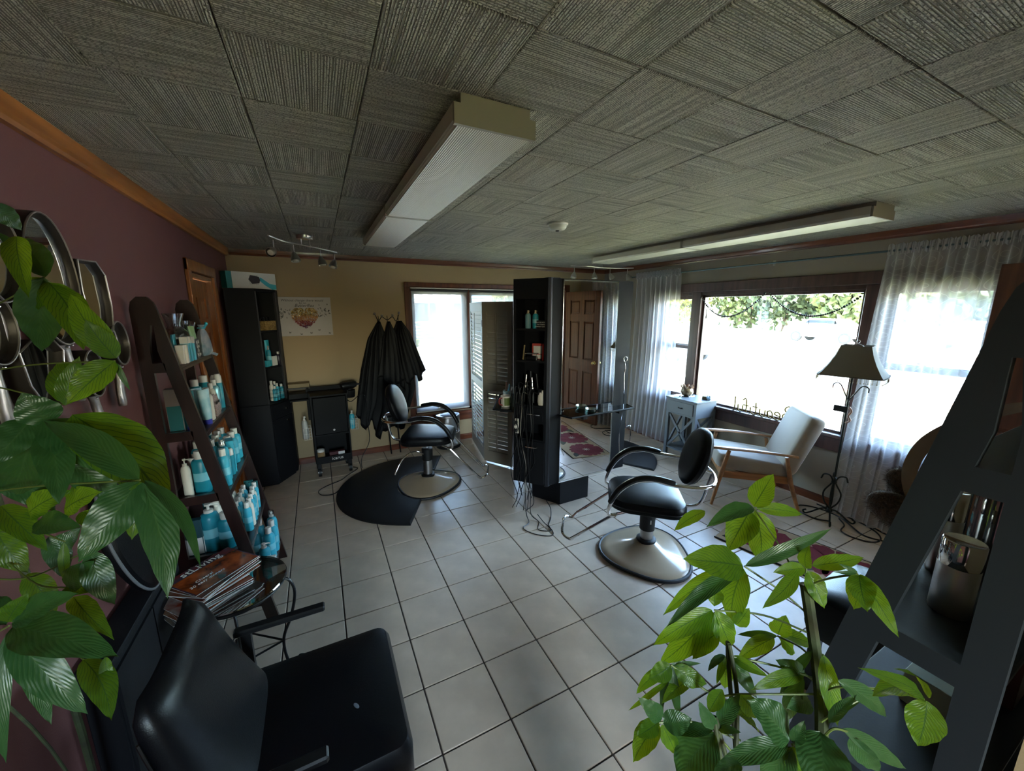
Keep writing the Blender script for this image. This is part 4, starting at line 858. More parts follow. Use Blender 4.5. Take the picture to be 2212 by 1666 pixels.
for x in (-.15, .15):
    for y in (-.125, .12):
        wh = obj('caster', MB().tube([(x-.014, y, .045), (x+.014, y, .045)], .045, 18), M_rubber, tr); obj('caster_fork', MB().box(x-.02, y-.012, .05, x+.02, y+.012, .14, bev=.004), M_blackm, wh); obj('hub_cap', MB().tube([(x-.018, y, .045), (x+.018, y, .045)], .02, 12), M_nickel, wh)
def side_basket(x, z, lbl):
    g = MB()
    for q in (0, .06, .12): g.tube([(x-.035, -.16, z+q), (x+.035, -.16, z+q), (x+.035, -.05, z+q), (x-.035, -.05, z+q), (x-.035, -.16, z+q)], .0018, 5)
    for k in range(4):
        for y in (-.16, -.05): g.tube([(x-.035+.0233*k, y, z), (x-.035+.0233*k, y, z+.12)], .0016, 5)
    obj('wire_basket', g, M_white, tr)
side_basket(.225, .47, ''); side_basket(-.225, .43, '')
obj('holster', MB().lathe([(.05, .0), (.056, .01), (.06, .08), (.056, .08), (.05, .012)], (.215, -.02, .80), 20), M_trb, tr)
bottle('spray', (.245, 4.335, .474), .20, .026, M_tealb, 'teal spray bottle in the wire basket on the right of the trolley', None)
bottle('spray', (-.205, 4.30, .434), .24, .028, mat('frosted_plastic', '#a8a7a0', .35), 'frosted spray bottle in the wire basket on the left of the trolley', None)
jr = bottle('can', (-.085, 4.36, .1565), .13, .038, mat('amber_jar', '#8a6b46', .3, col2='#b39a78', vscale=12), 'amber jar with pale lid on the trolley bottom shelf', None, cat='jar')
c_ = carton((.07, 4.355, .1565), .15, .05, .085, mat('dark_maroon_card', '#4a1c20', .6), 'maroon and white carton on the trolley bottom shelf', rz=radians(4)); obj('white_side', MB().box(.01, -.0262, .006, .074, -.025, .08), M_paper, c_, smooth=False)
o = obj('grey_towel', MB().loft([[(q*a, w_*b, z+.01*sin(5*a*3+z*50)) for a, b in [(cos(t_), sin(t_)) for t_ in [2*pi*i/20 for i in range(20)]]] for q, w_, z in ((.11, .07, 0), (.12, .08, .02), (.10, .06, .05), (.05, .03, .06))]), mat('charcoal_towel', '#1b1b1e', .9, bump=.5, bscale=120), None, loc=(.02, 4.42, .4555)); tag(o, 'crumpled charcoal cloth on the middle shelf of the trolley', 'towel')
carton((-.24, 4.42, .8455), .17, .12, .05, M_trb, 'flat black case on the side shelf of the trolley', rz=.07)
o = carton((-.235, 4.655, .92), .20, .14, .04, mat('tan_card', '#8f7c5c', .7), 'tan carton on the wall shelf behind the trolley'); 
tag(obj('wall_shelf', MB().box(-.34, 4.57, .905, -.13, YB, .9195), mat('dark_shelf', '#2a231c', .5), smooth=False), 'small dark wall shelf behind the trolley', 'shelf')
# hair dryer in the holster
hd = thing('hair_dryer', 'black hair dryer with concentrator nozzle in the trolley holster', 'hair dryer', (.236, 4.425, .885), radians(20))
obj('barrel', MB().tube([(-.07, 0, .04), (-.05, 0, .045), (.06, 0, .05), (.085, 0, .05)], [.034, .042, .038, .03], 18), M_blackm, hd)
obj('handle', MB().tube([(-.02, 0, .03), (-.03, 0, -.05), (-.035, 0, -.10)], [.02, .018, .016], 12), M_blackm, hd)
obj('nozzle', MB().loft([[(.085, y, .05+z) for y, z in ((-.03, -.012), (.03, -.012), (.03, .012), (-.03, .012))], [(.12, y, .05+z) for y, z in ((-.038, -.004), (.038, -.004), (.038, .004), (-.038, .004))]]), M_blackm, hd, smooth=False)
obj('cord', MB().tube(spline([(-.035, 0, -.10), (.0, -.06, -.12), (.09, -.10, -.05), (.145, -.10, -.12), (.15, -.08, -.35), (.155, -.08, -.6), (.06, -.07, -.78), (.04, -.10, -.885), (.03, -.2, -.882)], 8), .004, 6), M_blackm, hd)
def floor_cord(pts, label, r=.004, m=None):
    o = obj('trailing_cable', MB().tube(spline([(x, y, z if z else r+.0006) for x, y, z in [(p+(0,))[:3] for p in pts]], 8), r, 6), m or M_blackm); tag(o, label, 'cord'); return o
floor_cord([(.22, 4.40), (.26, 4.34), (.15, 4.20), (.08, 4.10), (-.05, 4.02), (-.13, 3.93), (-.10, 3.82), (.0, 3.80), (.08, 3.92)], 'black power cord looping on the tiles in front of the trolley')

# ================================================================ STYLING CHAIRS
M_pad = mat('black_arm_pad', '#0c0d10', .35, bump=.1, bscale=200)
M_basecream = mat('cream_enamel', '#b5a084', .2, coat=.35, vary=.03)
def rrect(hx, hy, r, n=5, taper=0, bulge=0):
    out = []
    for cx, cy, a0 in ((hx-r, hy-r, 0), (-hx+r, hy-r, 90), (-hx+r, -hy+r, 180), (hx-r, -hy+r, 270)):
        for k in range(n+1):
            a = radians(a0+90*k/n); x, y = cx+r*cos(a), cy+r*sin(a); x *= 1+taper*y/hy; out.append((x, y+bulge*(1-(x/hx)**2)*(1 if y > 0 else 0)))
    return out
def styling_chair(label, loc, rz, sz, base_rot=0):
    """faces local +y; sz = height of the top of the seat"""
    t = thing('styling_chair', label, 'salon chair', loc, rz, 'black styling chairs')
    def bring(r, z, n=48): return [(r*(1+.07*cos(3*a+base_rot))*cos(a)*1.03, r*(1+.07*cos(3*a+base_rot))*sin(a), z) for a in [2*pi*i/n for i in range(n)]]
    obj('base', MB().loft([bring(r, z) for r, z in ((.30, .004), (.302, .016), (.295, .024), (.25, .034), (.18, .052), (.11, .080), (.06, .105), (.045, .108))]), M_basecream, t)
    obj('base_trim', MB().tube([(*p[:2], .013) for p in bring(.306, 0)]+[(*bring(.306, 0)[0][:2], .013)], .012, 8), M_rubber, t)
    obj('collar', MB().lathe([(.05, .098), (.066, .10), (.068, .118), (.058, .126), (.045, .126)], n=24), M_rubber, t)
    ct = sz-.19
    obj('column', MB().lathe([(.044, .12), (.044, ct-.10)], n=24), M_steel, t)
    obj('pump_sleeve', MB().lathe([(.044, ct-.12), (.052, ct-.115), (.054, ct), (.046, ct+.004), (.001, ct+.004)], n=20), M_rubber, t)
    obj('piston', MB().cyl((0, 0, ct-.02), .018, .12), M_chrome, t)
    obj('seat_plate', MB().box(-.10, -.12, sz-.098, .10, .12, sz-.086, bev=.004), M_blackm, t)
    se = MB(); o_ = [(r_, z_) for r_, z_ in ((.93, 0), (.985, .010), (1.0, .035), (.99, .06), (.95, .078), (.80, .09), (.4, .096))]
    se.loft([[(x*q, y*q+.02, sz-.092+z) for x, y in rrect(.245, .235, .11, 6, -.10, .03)] for q, z in o_]); obj('seat', se, M_leather, t)
    obj('seat_piping', MB().tube([(x*1.0, y*1.0+.02, sz-.054) for x, y in rrect(.245, .235, .11, 6, -.10, .03)+[rrect(.245, .235, .11, 6, -.10, .03)[0]]], .004, 6), M_pad, t)
    # oval back pad, tilted
    by, bz = -.27, sz+.27
    def bk_(q, d): return [(.205*q*cos(a), by-.06*sin(a)*q+d*.97, bz+.185*q*sin(a)*(1 if sin(a) > 0 else 1.05)+d*.25) for a in [2*pi*i/36 for i in range(36)]]
    obj('backrest', MB().loft([bk_(.93, -.028), bk_(1.0, -.012), bk_(1.0, .012), bk_(.93, .028), bk_(.7, .038), bk_(.3, .042)]), M_leather, t)
    obj('back_shell', MB().loft([bk_(.3, -.040), bk_(.75, -.038), bk_(.95, -.030), bk_(.97, -.014)]), M_rubber, t)
    rz_ = sz+.155
    ring = [(.27, .02, rz_+.03), (.275, -.12, rz_+.005), (.25, -.27, rz_-.005), (.17, -.36, rz_-.005), (0, -.395, rz_-.005), (-.17, -.36, rz_-.005), (-.25, -.27, rz_-.005), (-.275, -.12, rz_+.005), (-.27, .02, rz_+.03)]
    fr = MB().tube(spline(ring, 6), .0125, 10)
    for s_ in (-1, 1):
        fr.tube(spline([(s_*.27, .02, rz_+.03), (s_*.265, .13, rz_+.005), (s_*.255, .22, rz_-.07), (s_*.245, .275, rz_-.17), (s_*.24, .285, sz-.09), (s_*.235, .24, sz-.105)], 6), .0125, 10)
    fr.tube([(0, -.395, rz_-.005), (0, -.33, rz_+.02)], .011, 8)
    fr.tube(spline([(.0, -.393, rz_-.01), (0, -.37, rz_-.1), (0, -.34, sz-.06), (0, -.28, sz-.1), (0, -.12, sz-.095)], 6), .012, 10)
    obj('chrome_frame', fr, M_chrome, t)
    for s_ in (-1, 1):
        pp = spline([(s_*.275, -.10, rz_+.022), (s_*.272, .02, rz_+.042), (s_*.268, .13, rz_+.022), (s_*.258, .225, rz_-.055), (s_*.248, .283, rz_-.16)], 6)
        obj('arm_pad', MB().tube(pp, [.018]+[.023]*(len(pp)-2)+[.018], 10, flat=.8), M_pad, t)
    ft = MB()
    for s_ in (-1, 1): ft.tube([(s_*.17, .16, sz-.10), (s_*.175, .25, sz-.13), (s_*.165, .50, .17), (s_*.15, .535, .135)], .010, 8)
    ft.tube(spline([(-.165, .50, .17), (-.15, .535, .13), (-.12, .59, .15), (0, .60, .152), (.12, .59, .15), (.15, .535, .13), (.165, .50, .17)], 4), .010, 8)
    obj('footrest', ft, M_chrome, t)
    lv = MB().tube(spline([(.05, -.03, ct-.04), (.14, -.10, ct+.015), (.22, -.18, ct-.02), (.26, -.24, ct-.13), (.27, -.25, ct-.16)], 6), .0075, 8)
    obj('pump_lever', lv, M_chrome, t)
    obj('sticker', MB().slab([(-.02, -.015), (.02, -.015), (.02, .015), (-.02, .015)], (-.0535*.9, .0, ct-.04), (.2, .98, 0), (0, 0, 1), (-.98, .2, 0), .0012), M_paper, t, smooth=False)
    return t
ch1 = styling_chair('black styling chair on the half-round mat by the back window', (.865, 3.605, .0), math.atan2(-.43, .9)-pi/2, .575)
ch2 = styling_chair('black styling chair facing the tall mirror in the middle of the room', (1.985, 1.80, 0), math.atan2(.62, -.78)-pi/2, .50, 1.2)
# anti-fatigue mats
def dmat(c, u, R, hl, label):
    c, u = Vector((*c, 0)), Vector((*u, 0)).normalized(); nrm = Vector((-u.y, u.x, 0))
    pts = []
    m_ = 40; inner = []
    for k in range(m_+1):
        a = pi*k/m_; pts.append(c+u*hl*cos(a)+nrm*R*(sin(a)**.85))
    cut = [c-u*(.34*cos(pi*k/16))+nrm*.30*sin(pi*k/16) for k in range(17)]
    outl = [(p.x, p.y) for p in pts]+[(p.x, p.y) for p in cut]
    o = MB(); cx, cy = (c+nrm*R*.45).x, (c+nrm*R*.45).y
    sh = lambda q: outl
    o.loft([[(x, y, .001) for x, y in outl], [(x, y, .009) for x, y in outl], [(x+(cx-x)*.035, y+(cy-y)*.035, .019) for x, y in outl]])
    oo = obj('anti_fatigue_mat', o, mat('matt_black_foam', '#0a0b0e', .55, bump=.2, bscale=150), smooth=30); tag(oo, label, 'floor mat', 'half-round black mats'); return oo
dmat((.865, 3.605), (.43, .90), .86, .76, 'half-round black foam mat under the styling chair by the back window')
dmat((2.78, 3.46), (.5, -.87), .80, .74, 'half-round black foam mat half hidden behind the styling station')
ch1.location.z = 0
# pedal bin
bn = thing('pedal_bin', 'stainless steel half-round pedal bin under the back window', 'bin', (1.385, 4.50, 0))
hr_ = lambda r, z: [(r*cos(a), -r*.9*sin(a)+.09, z) for a in [pi*k/20 for k in range(21)]]+[(-r, .11, z), (r, .11, z)]
obj('body', MB().loft([hr_(.15, .03), hr_(.15, .40)]), M_steel, bn, smooth=30)
obj('base_ring', MB().loft([hr_(.155, 0), hr_(.155, .035)]), M_rubber, bn, smooth=30)
obj('lid', MB().loft([hr_(.153, .405), hr_(.150, .425), hr_(.10, .438)]), M_steel, bn, smooth=30)
obj('pedal', MB().box(-.04, -.085, .012, .04, -.04, .024, bev=.004), M_rubber, bn)
o = obj('coat_hanger_cushion', MB().sphere((0, 0, 0), .10, 16, 8, 1.2, .8, .18), mat('pale_blue_plastic', '#9aa6c4', .3), None, loc=(1.37, 4.47, .4565)); o.name = 'plastic_tray'; tag(o, 'pale blue plastic tray resting on the pedal bin', 'tray')

# ================================================================ LOUVRED SCREEN
M_lou = mat('greige_louvre_paint', '#8f877b', .55, bump=.05, bscale=80); M_lou2 = mat('white_louvre_paint', '#c7cac8', .5)
def louvre_panel(t, p, q, m, h=1.815, sw=.055):
    p, q = Vector((*p, 0)), Vector((*q, 0)); u = (q-p).normalized(); w_ = (q-p).length; nn = Vector((u.y, -u.x, 0)); z3 = Vector((0, 0, 1))
    f = MB(); zb = lambda a, b, x0, x1: f.obox(p+u*(x0+x1)/2+z3*(a+b)/2, u, nn, z3, (x1-x0)/2, .014, (b-a)/2)
    zb(.02, h, 0, sw); zb(.02, h, w_-sw, w_); zb(.02, .15, sw, w_-sw); zb(.86, .93, sw, w_-sw); zb(h-.10, h, sw, w_-sw)
    fo = obj('panel_frame', f, m, t, smooth=False)
    for z0_, z1_, nsl in ((.15, .86, 15), (.93, h-.10, 17)):
        st = (z1_-z0_)/nsl; ln = w_-2*sw
        a_ = (nn*.42+z3*.91).normalized(); b_ = u.cross(a_)
        me = MB().obox((0, 0, 0), u, a_, b_, ln/2, .0262, .003).mesh('slat', m); fixn(me)
        for k in range(nsl): link('slat', me, fo, tuple(p+u*w_/2+z3*(z0_+st*(k+.5))))
        obj('tilt_rod', MB().obox(p+u*w_/2+nn*.028+z3*(z0_+z1_)/2, u, nn, z3, .006, .005, (z1_-z0_)/2-.02), m, fo, smooth=False)
scr = thing('louvred_screen', 'folding louvred shutter screen standing before the back window', 'screen', (0, 0, 0))
louvre_panel(scr, (1.745, 4.64), (1.62, 3.93), M_lou2); louvre_panel(scr, (1.605, 3.90), (1.80, 3.575), M_lou)
hg = MB()
for z in (.3, 1.0, 1.55): hg.box(1.60, 3.905, z, 1.625, 3.93, z+.07)
obj('hinge', hg, M_blackm, scr, smooth=False)

# ================================================================ STYLING STATION (three mirrors, storage in the corners)
stn = thing('styling_station', 'black six-sided styling station with tall mirror and cluttered cubby shelves', 'styling station', (0, 0, 0))
S0, S1, P2 = Vector((1.425, 2.814, 0)), Vector((1.608, 2.585, 0)), Vector((2.492, 2.607, 0))
P3, P4 = P2+Vector((.15, .26, 0)), Vector((2.205, 3.625, 0)); P5 = Vector((1.90, 3.625, 0))
hexp = [S0, S1, P2, P3, P4, P5]; zt, zb0 = 1.972, .26
us = (S1-S0).normalized(); ls = (S1-S0).length; ns = Vector((us.y, -us.x, 0))      # outward from the storage face
if ns.dot(Vector((-1, -1, 0))) < 0: ns = -ns
def notch(dep, e0=.018, e1=.022): return [S0, S0+us*e0, S0+us*e0-ns*dep, S0+us*(ls-e1)-ns*dep, S0+us*(ls-e1), S1, P2, P3, P4, P5]
bd = MB(); xy = lambda P: [(p.x, p.y) for p in P]
bd.prism(xy(hexp), zb0, .66); bd.prism(xy(notch(.17)), .66, .80); bd.prism(xy(hexp), .80, .955); bd.prism(xy(notch(.20)), .955, 1.815); bd.prism(xy(hexp), 1.815, zt)
obj('body', bd, M_black, stn, smooth=False)
obj('base', MB().prism([(1.68, 2.92), (1.82, 2.665), (2.14, 2.675), (2.30, 2.95), (2.14, 3.22), (1.83, 3.20)], 0, zb0), M_black, stn, smooth=False)
for z in (1.583, 1.326): obj('cubby_shelf', MB().prism(xy([S0+us*.018-ns*.004, S0+us*(ls-.022)-ns*.004, S0+us*(ls-.022)-ns*.198, S0+us*.018-ns*.198]), z-.016, z), M_black, stn, smooth=False)
z3 = Vector((0, 0, 1))
dr = obj('drawer', MB().obox(S0+us*ls*.55+ns*.004+z3*.88, us, ns, z3, ls*.36, .006, .055), M_black, stn, smooth=False)
obj('handle', MB().tube([S0+us*ls*.45+ns*.012+z3*.885, S0+us*ls*.45+ns*.03+z3*.885, S0+us*ls*.85+ns*.03+z3*.885, S0+us*ls*.85+ns*.012+z3*.885], .004, 6), M_chrome, dr)
do = obj('cupboard_door', MB().obox(S0+us*ls*.55+ns*.004+z3*.46, us, ns, z3, ls*.42, .006, .185), M_black, stn, smooth=False)
obj('handle', MB().tube(spline([S0+us*ls*.42+ns*.012+z3*.60, S0+us*ls*.44+ns*.035+z3*.60, S0+us*ls*.74+ns*.035+z3*.60, S0+us*ls*.78+ns*.012+z3*.607], 4), .004, 6), M_chrome, do)
# rounded brushed corner post between storage and mirror
fn_ = []
for k in range(9):
    a = radians(-142+k*14); fn_.append((S1.x+.028+.03*cos(a), S1.y+.028+.03*sin(a)))
fn_ += [(1.735, 2.610), (1.735, 2.665), (1.62, 2.66)]
obj('corner_post', MB().prism(fn_, zb0-.012, zt+.006), mat('brushed_black_metal', (.045, .045, .05), .38, 1, bump=.15, bscale=160, stretch=(1, 1, .02)), stn, smooth=30)
um = (P2-S1).normalized(); nm = Vector((um.y, -um.x, 0)); M0 = S1+um*.137
mr = MB().obox(M0+um*.286+nm*.006+z3*1.113, um, nm, z3, .286, .003, .852); mo = obj('mirror', mr, M_mirror, stn, smooth=False)
fr_ = MB()
for a in (.004, .568): fr_.obox(M0+um*a+nm*.0095+z3*1.113, um, nm, z3, .004, .0008, .852)
fr_.obox(M0+um*.286+nm*.0095+z3*1.960, um, nm, z3, .286, .0008, .006); obj('bevel_edge', fr_, mat('bevel_glass', (.75, .82, .80), .1, .9), mo, smooth=False)
for a_, b_ in ((P3, P4), (P5, S0)):
    u_ = (b_-a_).normalized(); n_ = Vector((u_.y, -u_.x, 0)); l_ = (b_-a_).length
    obj('mirror', MB().obox(a_+u_*(l_*.5)+n_*.006+z3*1.113, u_, n_, z3, l_*.33, .003, .852), M_mirror, stn, smooth=False)
M_smoke = glass('dark_tempered_glass', (.30, .33, .33), .5)
def ledge(p, u, n, l, d, side):
    f = [p, p+u*l, p+u*(l-.04)+n*d, p+u*.04+n*d]
    g = obj('glass_ledge', MB().prism(xy(f), .868, .878), M_smoke, stn, smooth=False)
    obj('ledge_edge', MB().tube([Vector((*q.xy, .873)) for q in (f[0], f[3], f[2], f[1])], .009, 8), M_black, g)
    obj('bracket', MB().obox(p+u*l*.28+n*d*.35+z3*.848, u, n, z3, .02, d*.35, .018).obox(p+u*l*.8+n*d*.35+z3*.848, u, n, z3, .02, d*.35, .018), M_black, g, smooth=False)
ledge(M0-um*.02+nm*.012, um, nm, .76, .125, 1)
ul = (S0-P5).normalized(); nl = Vector((ul.y, -ul.x, 0)); 
ledge(P5+ul*.22+nl*.012, ul, nl, .66, .17, 1)
# wires and tool holders on the dark side panel
obj('tool_ring', MB().tube(arc((2.43, 2.607-.02, 1.30), .022, 0, 360, 18, 'xz'), .003, 6).tube(spline([(2.42, 2.59, 1.30), (2.43, 2.58, 1.22), (2.425, 2.585, 1.15), (2.44, 2.59, .9), (2.41, 2.59, .6), (2.43, 2.59, .35)], 6), .003, 6), M_chrome, stn)
obj('towel_hook', MB().tube(spline([(2.50, 2.60, .66), (2.52, 2.57, .67), (2.52, 2.56, .60), (2.515, 2.56, .52)], 5), .005, 6), M_chrome, stn)
# cubby contents
def on_face(a, d, z): p = S0+us*ls*a-ns*d; return (p.x, p.y, z)
bottle('spray', on_face(.36, .055, 1.5835), .145, .024, mat('pale_blue_label_bottle', '#6f9aa6', .35), 'pale blue spray bottle with gold pump on the top cubby shelf', 'pump bottles on the top cubby shelf', capm=mat('champagne_cap', '#c9b89c', .3, .5))
bottle('spray', on_face(.58, .055, 1.5835), .145, .024, M_teal, 'teal spray bottle with gold pump on the top cubby shelf', 'pump bottles on the top cubby shelf', capm=mat('champagne_cap', '#c9b89c'))
sg = carton(on_face(.80, .03, 1.5835), .085, .02, .065, M_blackm, 'black box sign with white block words on the top cubby shelf', rz=math.atan2(us.y, us.x))
text('lettering', 'HELP ME ACCEPT\nTHE THINGS I\nCANNOT CHANGE', .0125, M_wt, sg, (0, -.0106, .033), (pi/2, 0, 0), sp=1.3)
cc = carton(on_face(.58, .12, 1.3265), .10, .006, .13, mat('red_white_card', '#b7433c', .6), 'red and white printed card standing in the middle cubby', rz=math.atan2(us.y, us.x)+.1); obj('white_print', MB().box(-.038, -.0042, .045, .038, -.003, .11).box(-.045, -.0042, .005, .045, -.003, .038), M_paper, cc, smooth=False)
rc = bottle('cap', on_face(.84, .07, 1.3265), .165, .020, mat('red_can', '#b5281f', .3), 'red spray can at the mirror side of the middle cubby', None, capm=M_blackm, cat='spray can')
cb2 = obj('comb', MB().box(-.003, -.008, 0, .003, .008, .12, bev=.002), mat('tan_comb', '#b59d78', .4), None, loc=on_face(.22, .05, 1.327), rot=(.0, .12, 0)); tag(cb2, 'tan comb standing upright in the middle cubby', 'comb')
tl = thing('wire_tray', 'small chrome wire tray with black tools in the middle cubby', 'tray', on_face(.50, .04, 1.3265), math.atan2(us.y, us.x))
obj('wire', MB().tube([(-.05, -.025, .003), (-.05, -.025, .055), (.05, -.025, .055), (.05, .025, .055), (-.05, .025, .055), (-.05, -.025, .055)], .002, 6).tube([(.05, -.025, .055), (.05, -.025, .003)], .002, 6), M_chrome, tl)
obj('tools', MB().box(-.04, -.02, .001, .045, .02, .035, bev=.006), M_blackm, tl)
# curling irons and clippers in the lower cubby with hanging cords
for k, (a, d, h) in enumerate(((.25, .05, .24), (.42, .07, .27), (.55, .05, .22), (.68, .09, .25), (.36, .11, .20))):
    it = thing('curling_iron', 'black hot tool standing in the lower cubby, %s from the screen side' % ordn[(0, 2, 3, 4, 1)[k]], 'hot tool', on_face(a, d, .9555), .6*k, 'hot tools in the lower cubby')
    obj('handle', MB().tube([(0, 0, .01), (.01, .0, h*.45), (.018, .004, h*.55)], [.014, .016, .012], 10), M_blackm, it); obj('barrel', MB().tube([(.018, .004, h*.55), (.03, .01, h)], .010, 10), (M_chrome, M_blackm)[k % 2], it)
cl = thing('hair_clipper', 'cream and black clipper on its stand in the lower cubby', 'clipper', on_face(.80, .03, .9555), math.atan2(us.y, us.x))
obj('body', MB().loft([[(q*cos(a), .6*q*sin(a)+dy, z) for a in [2*pi*i/14 for i in range(14)]] for q, dy, z in ((.022, 0, 0), (.028, -.004, .03), (.024, .0, .09), (.028, .006, .125))]), M_cream, cl); obj('blade', MB().box(-.02, -.012, .085, .012, -.006, .14, bev=.003), M_blackm, cl)
rnd = random.Random(11)
for k in range(11):
    a = .10+.055*k; x0 = S0+us*ls*a+ns*rnd.uniform(.012, .03); zt_ = rnd.uniform(1.02, 1.16); pts = [S0+us*ls*(a+.1)-ns*.03+z3*(zt_-.02), x0+ns*.01+z3*zt_]
    zz = zt_
    while zz > rnd.uniform(.05, .30):
        zz -= .16; j = rnd.uniform(-.022, .022)*(1+.8*(zz < .5)); pts.append(x0+us*(j-(.02*(zz < .4)*(a-.3)*10*.3))+ns*rnd.uniform(0, .02)+z3*max(.012, zz))
    tag(obj('tool_cord', MB().tube(spline(pts, 6), .0032, 6), M_blackm if k != 4 else mat('grey_cord', '#8c8478', .5)), 'black tool cord hanging down the storage face of the styling station' if k != 4 else 'pale grey cord hanging among the black tool cords', 'cord', 'tool cords hanging from the cubby' if k != 4 else None)
floor_cord([(1.50, 2.63, .25), (1.47, 2.58, .05), (1.50, 2.50), (1.44, 2.40), (1.52, 2.34), (1.55, 2.42), (1.62, 2.50), (1.68, 2.60, .03), (1.70, 2.70, .05)], 'black cord end trailing in a loop on the tiles under the station', .0035)
floor_cord([(1.46, 2.66, .2), (1.44, 2.60, .04), (1.42, 2.52), (1.34, 2.47), (1.38, 2.36), (1.48, 2.28), (1.53, 2.33), (1.52, 2.45, .02), (1.50, 2.52, .06)], 'second black cord loop on the tiles reaching nearest the camera', .0035)
ps = thing('power_strip', 'cream multi-way socket strapped to the station side behind the cords', 'socket', tuple(S0+us*.02+ns*.006+z3*.70), math.atan2(us.y, us.x))
obj('housing', MB().box(.0, -.012, 0, .035, .0, .13, bev=.004), M_cream, ps)
for z in (.03, .065, .10): obj('plug', MB().box(.004, -.035, z-.012, .030, -.012, z+.012, bev=.004), M_rubber if z != .065 else M_cream, ps)
# mug and jar of tools on the left ledge
mg = thing('mug', 'cream mug with red handle and green print on the screen-side ledge', 'mug', (1.45, 3.02, .8785), radians(200))
obj('cup', MB().lathe([(.036, 0), (.040, .004), (.044, .10), (.041, .10), (.037, .008), (.001, .008)], n=24), M_cream, mg); obj('handle', MB().tube(spline([(.042, 0, .085), (.075, 0, .08), (.078, 0, .04), (.042, 0, .018)], 5), .006, 8), mat('red_glaze', '#8e3a36', .3), mg)
obj('print', MB().loft([[(.0412*cos(a)*(1+z*.9), .0412*sin(a)*(1+z*.9), z) for a in [radians(30+9*i) for i in range(12)]] for z in (.015, .085)], close=False, caps=False), mat('green_print', '#5d6a35', .5), mg, fix=False)
tp_ = thing('tissue_pack', 'blue patterned cup of combs behind the mug', 'cup', (1.52, 3.13, .8785)); obj('cup', MB().lathe([(.034, 0), (.036, .003), (.040, .12), (.037, .12), (.001, .006)], n=20), mat('blue_pattern', '#54808f', .5, col2='#c9d6d6', vscale=40), tp_)
for k in range(3): obj('comb', MB().box(-.01+.012*k, -.004, .01, -.005+.012*k, .02, .20-.02*k, bev=.001), (mat('brown_comb', '#7c5038', .5), M_tealb, M_cream)[k], tp_, rot=(.1*k, .08*k, 0))
nt_ = thing('glass_dish', 'small faceted glass dish on the mirror-side ledge', 'dish', (2.02, 2.52, .8785)); obj('dish', MB().lathe([(.03, 0), (.045, .004), (.055, .03), (.05, .03), (.035, .008), (.001, .008)], n=8), glass('green_glass', (.6, .75, .7), .8), nt_, smooth=False, fix=False)
# ================================================================ WINDOW DRESSING
M_voile = sheer('white_voile', (.82, .82, .86), see=.62); M_voile2 = sheer('embroidered_voile', (.82, .82, .85), see=.66, lace=1)
def curtain(ya, yb, yba, ybb, folds, m, label, z0=.03, seed=1, uvn=(3, 9)):
    rnd = random.Random(seed); t = thing('sheer_curtain', label, 'curtain', (XR-.075, ya, 0), group='white sheer curtains'); ph = [rnd.uniform(0, 6) for _ in range(4)]
    def fn(u, v):
        y = (ya+(yb-ya)*u)*v+(yba+(ybb-yba)*u)*(1-v)-ya
        am = .020+.012*(1-v)
        x = am*sin(folds*2*pi*u+ph[0]+.6*sin(3*v+ph[1]))+.010*sin(folds*.43*2*pi*u+ph[2]+v*2)-(1-v)**3*.05
        zt = 2.165+(.022+.010*sin(u*folds*5+ph[3])) if v >= .999 else z0+(2.165-z0)*v
        return (x*(.45+.55*min(1, (1-v)*6)), y+.006*sin(folds*4*pi*u+v*5), zt)
    mb = MB().grid(fn, int(folds*14), 40, uv=uvn); obj('panel', mb, m, t, smooth='all', fix=False)
    # shirred heading gathered on the rod
    def hd(u, v): return (.016*sin(folds*6*pi*u)+.0*v-.008, (ya+(yb-ya)*u)-ya, 2.135+.075*v+.006*sin(folds*9*u*pi))
    obj('heading', MB().grid(hd, int(folds*22), 4), M_voile, t, smooth='all', fix=False)
    return t
curtain(4.03, 3.31, 4.02, 3.33, 9, M_voile, 'white sheer curtain gathered over the left sash near the corner', .06, 3)
curtain(1.44, .45, 1.50, .52, 11, M_voile2, 'wide embroidered white sheer over the right sash by the open door', .012, 6, (6, 12))
rd = thing('curtain_rod', 'thin metal curtain rod running over the whole picture window', 'curtain rod', (XR, 2.3, 2.165))
obj('rod', MB().tube([(-.075, 1.82, 0), (-.075, -2.0, 0)], .008, 8), mat('blue_grey_metal', '#5c6d74', .4, .6), rd)
obj('finial', MB().sphere((-.075, 1.85, 0), .02, 10, 8).sphere((-.075, 1.875, .01), .011, 8, 6), M_blackm, rd)
for y in (1.74, .0, -1.75): obj('bracket', MB().tube([(0, y, .01), (-.075, y, .01), (-.075, y, -.01)], .005, 6).box(-.004, y-.012, -.02, 0, y+.012, .03), M_nickel, rd)
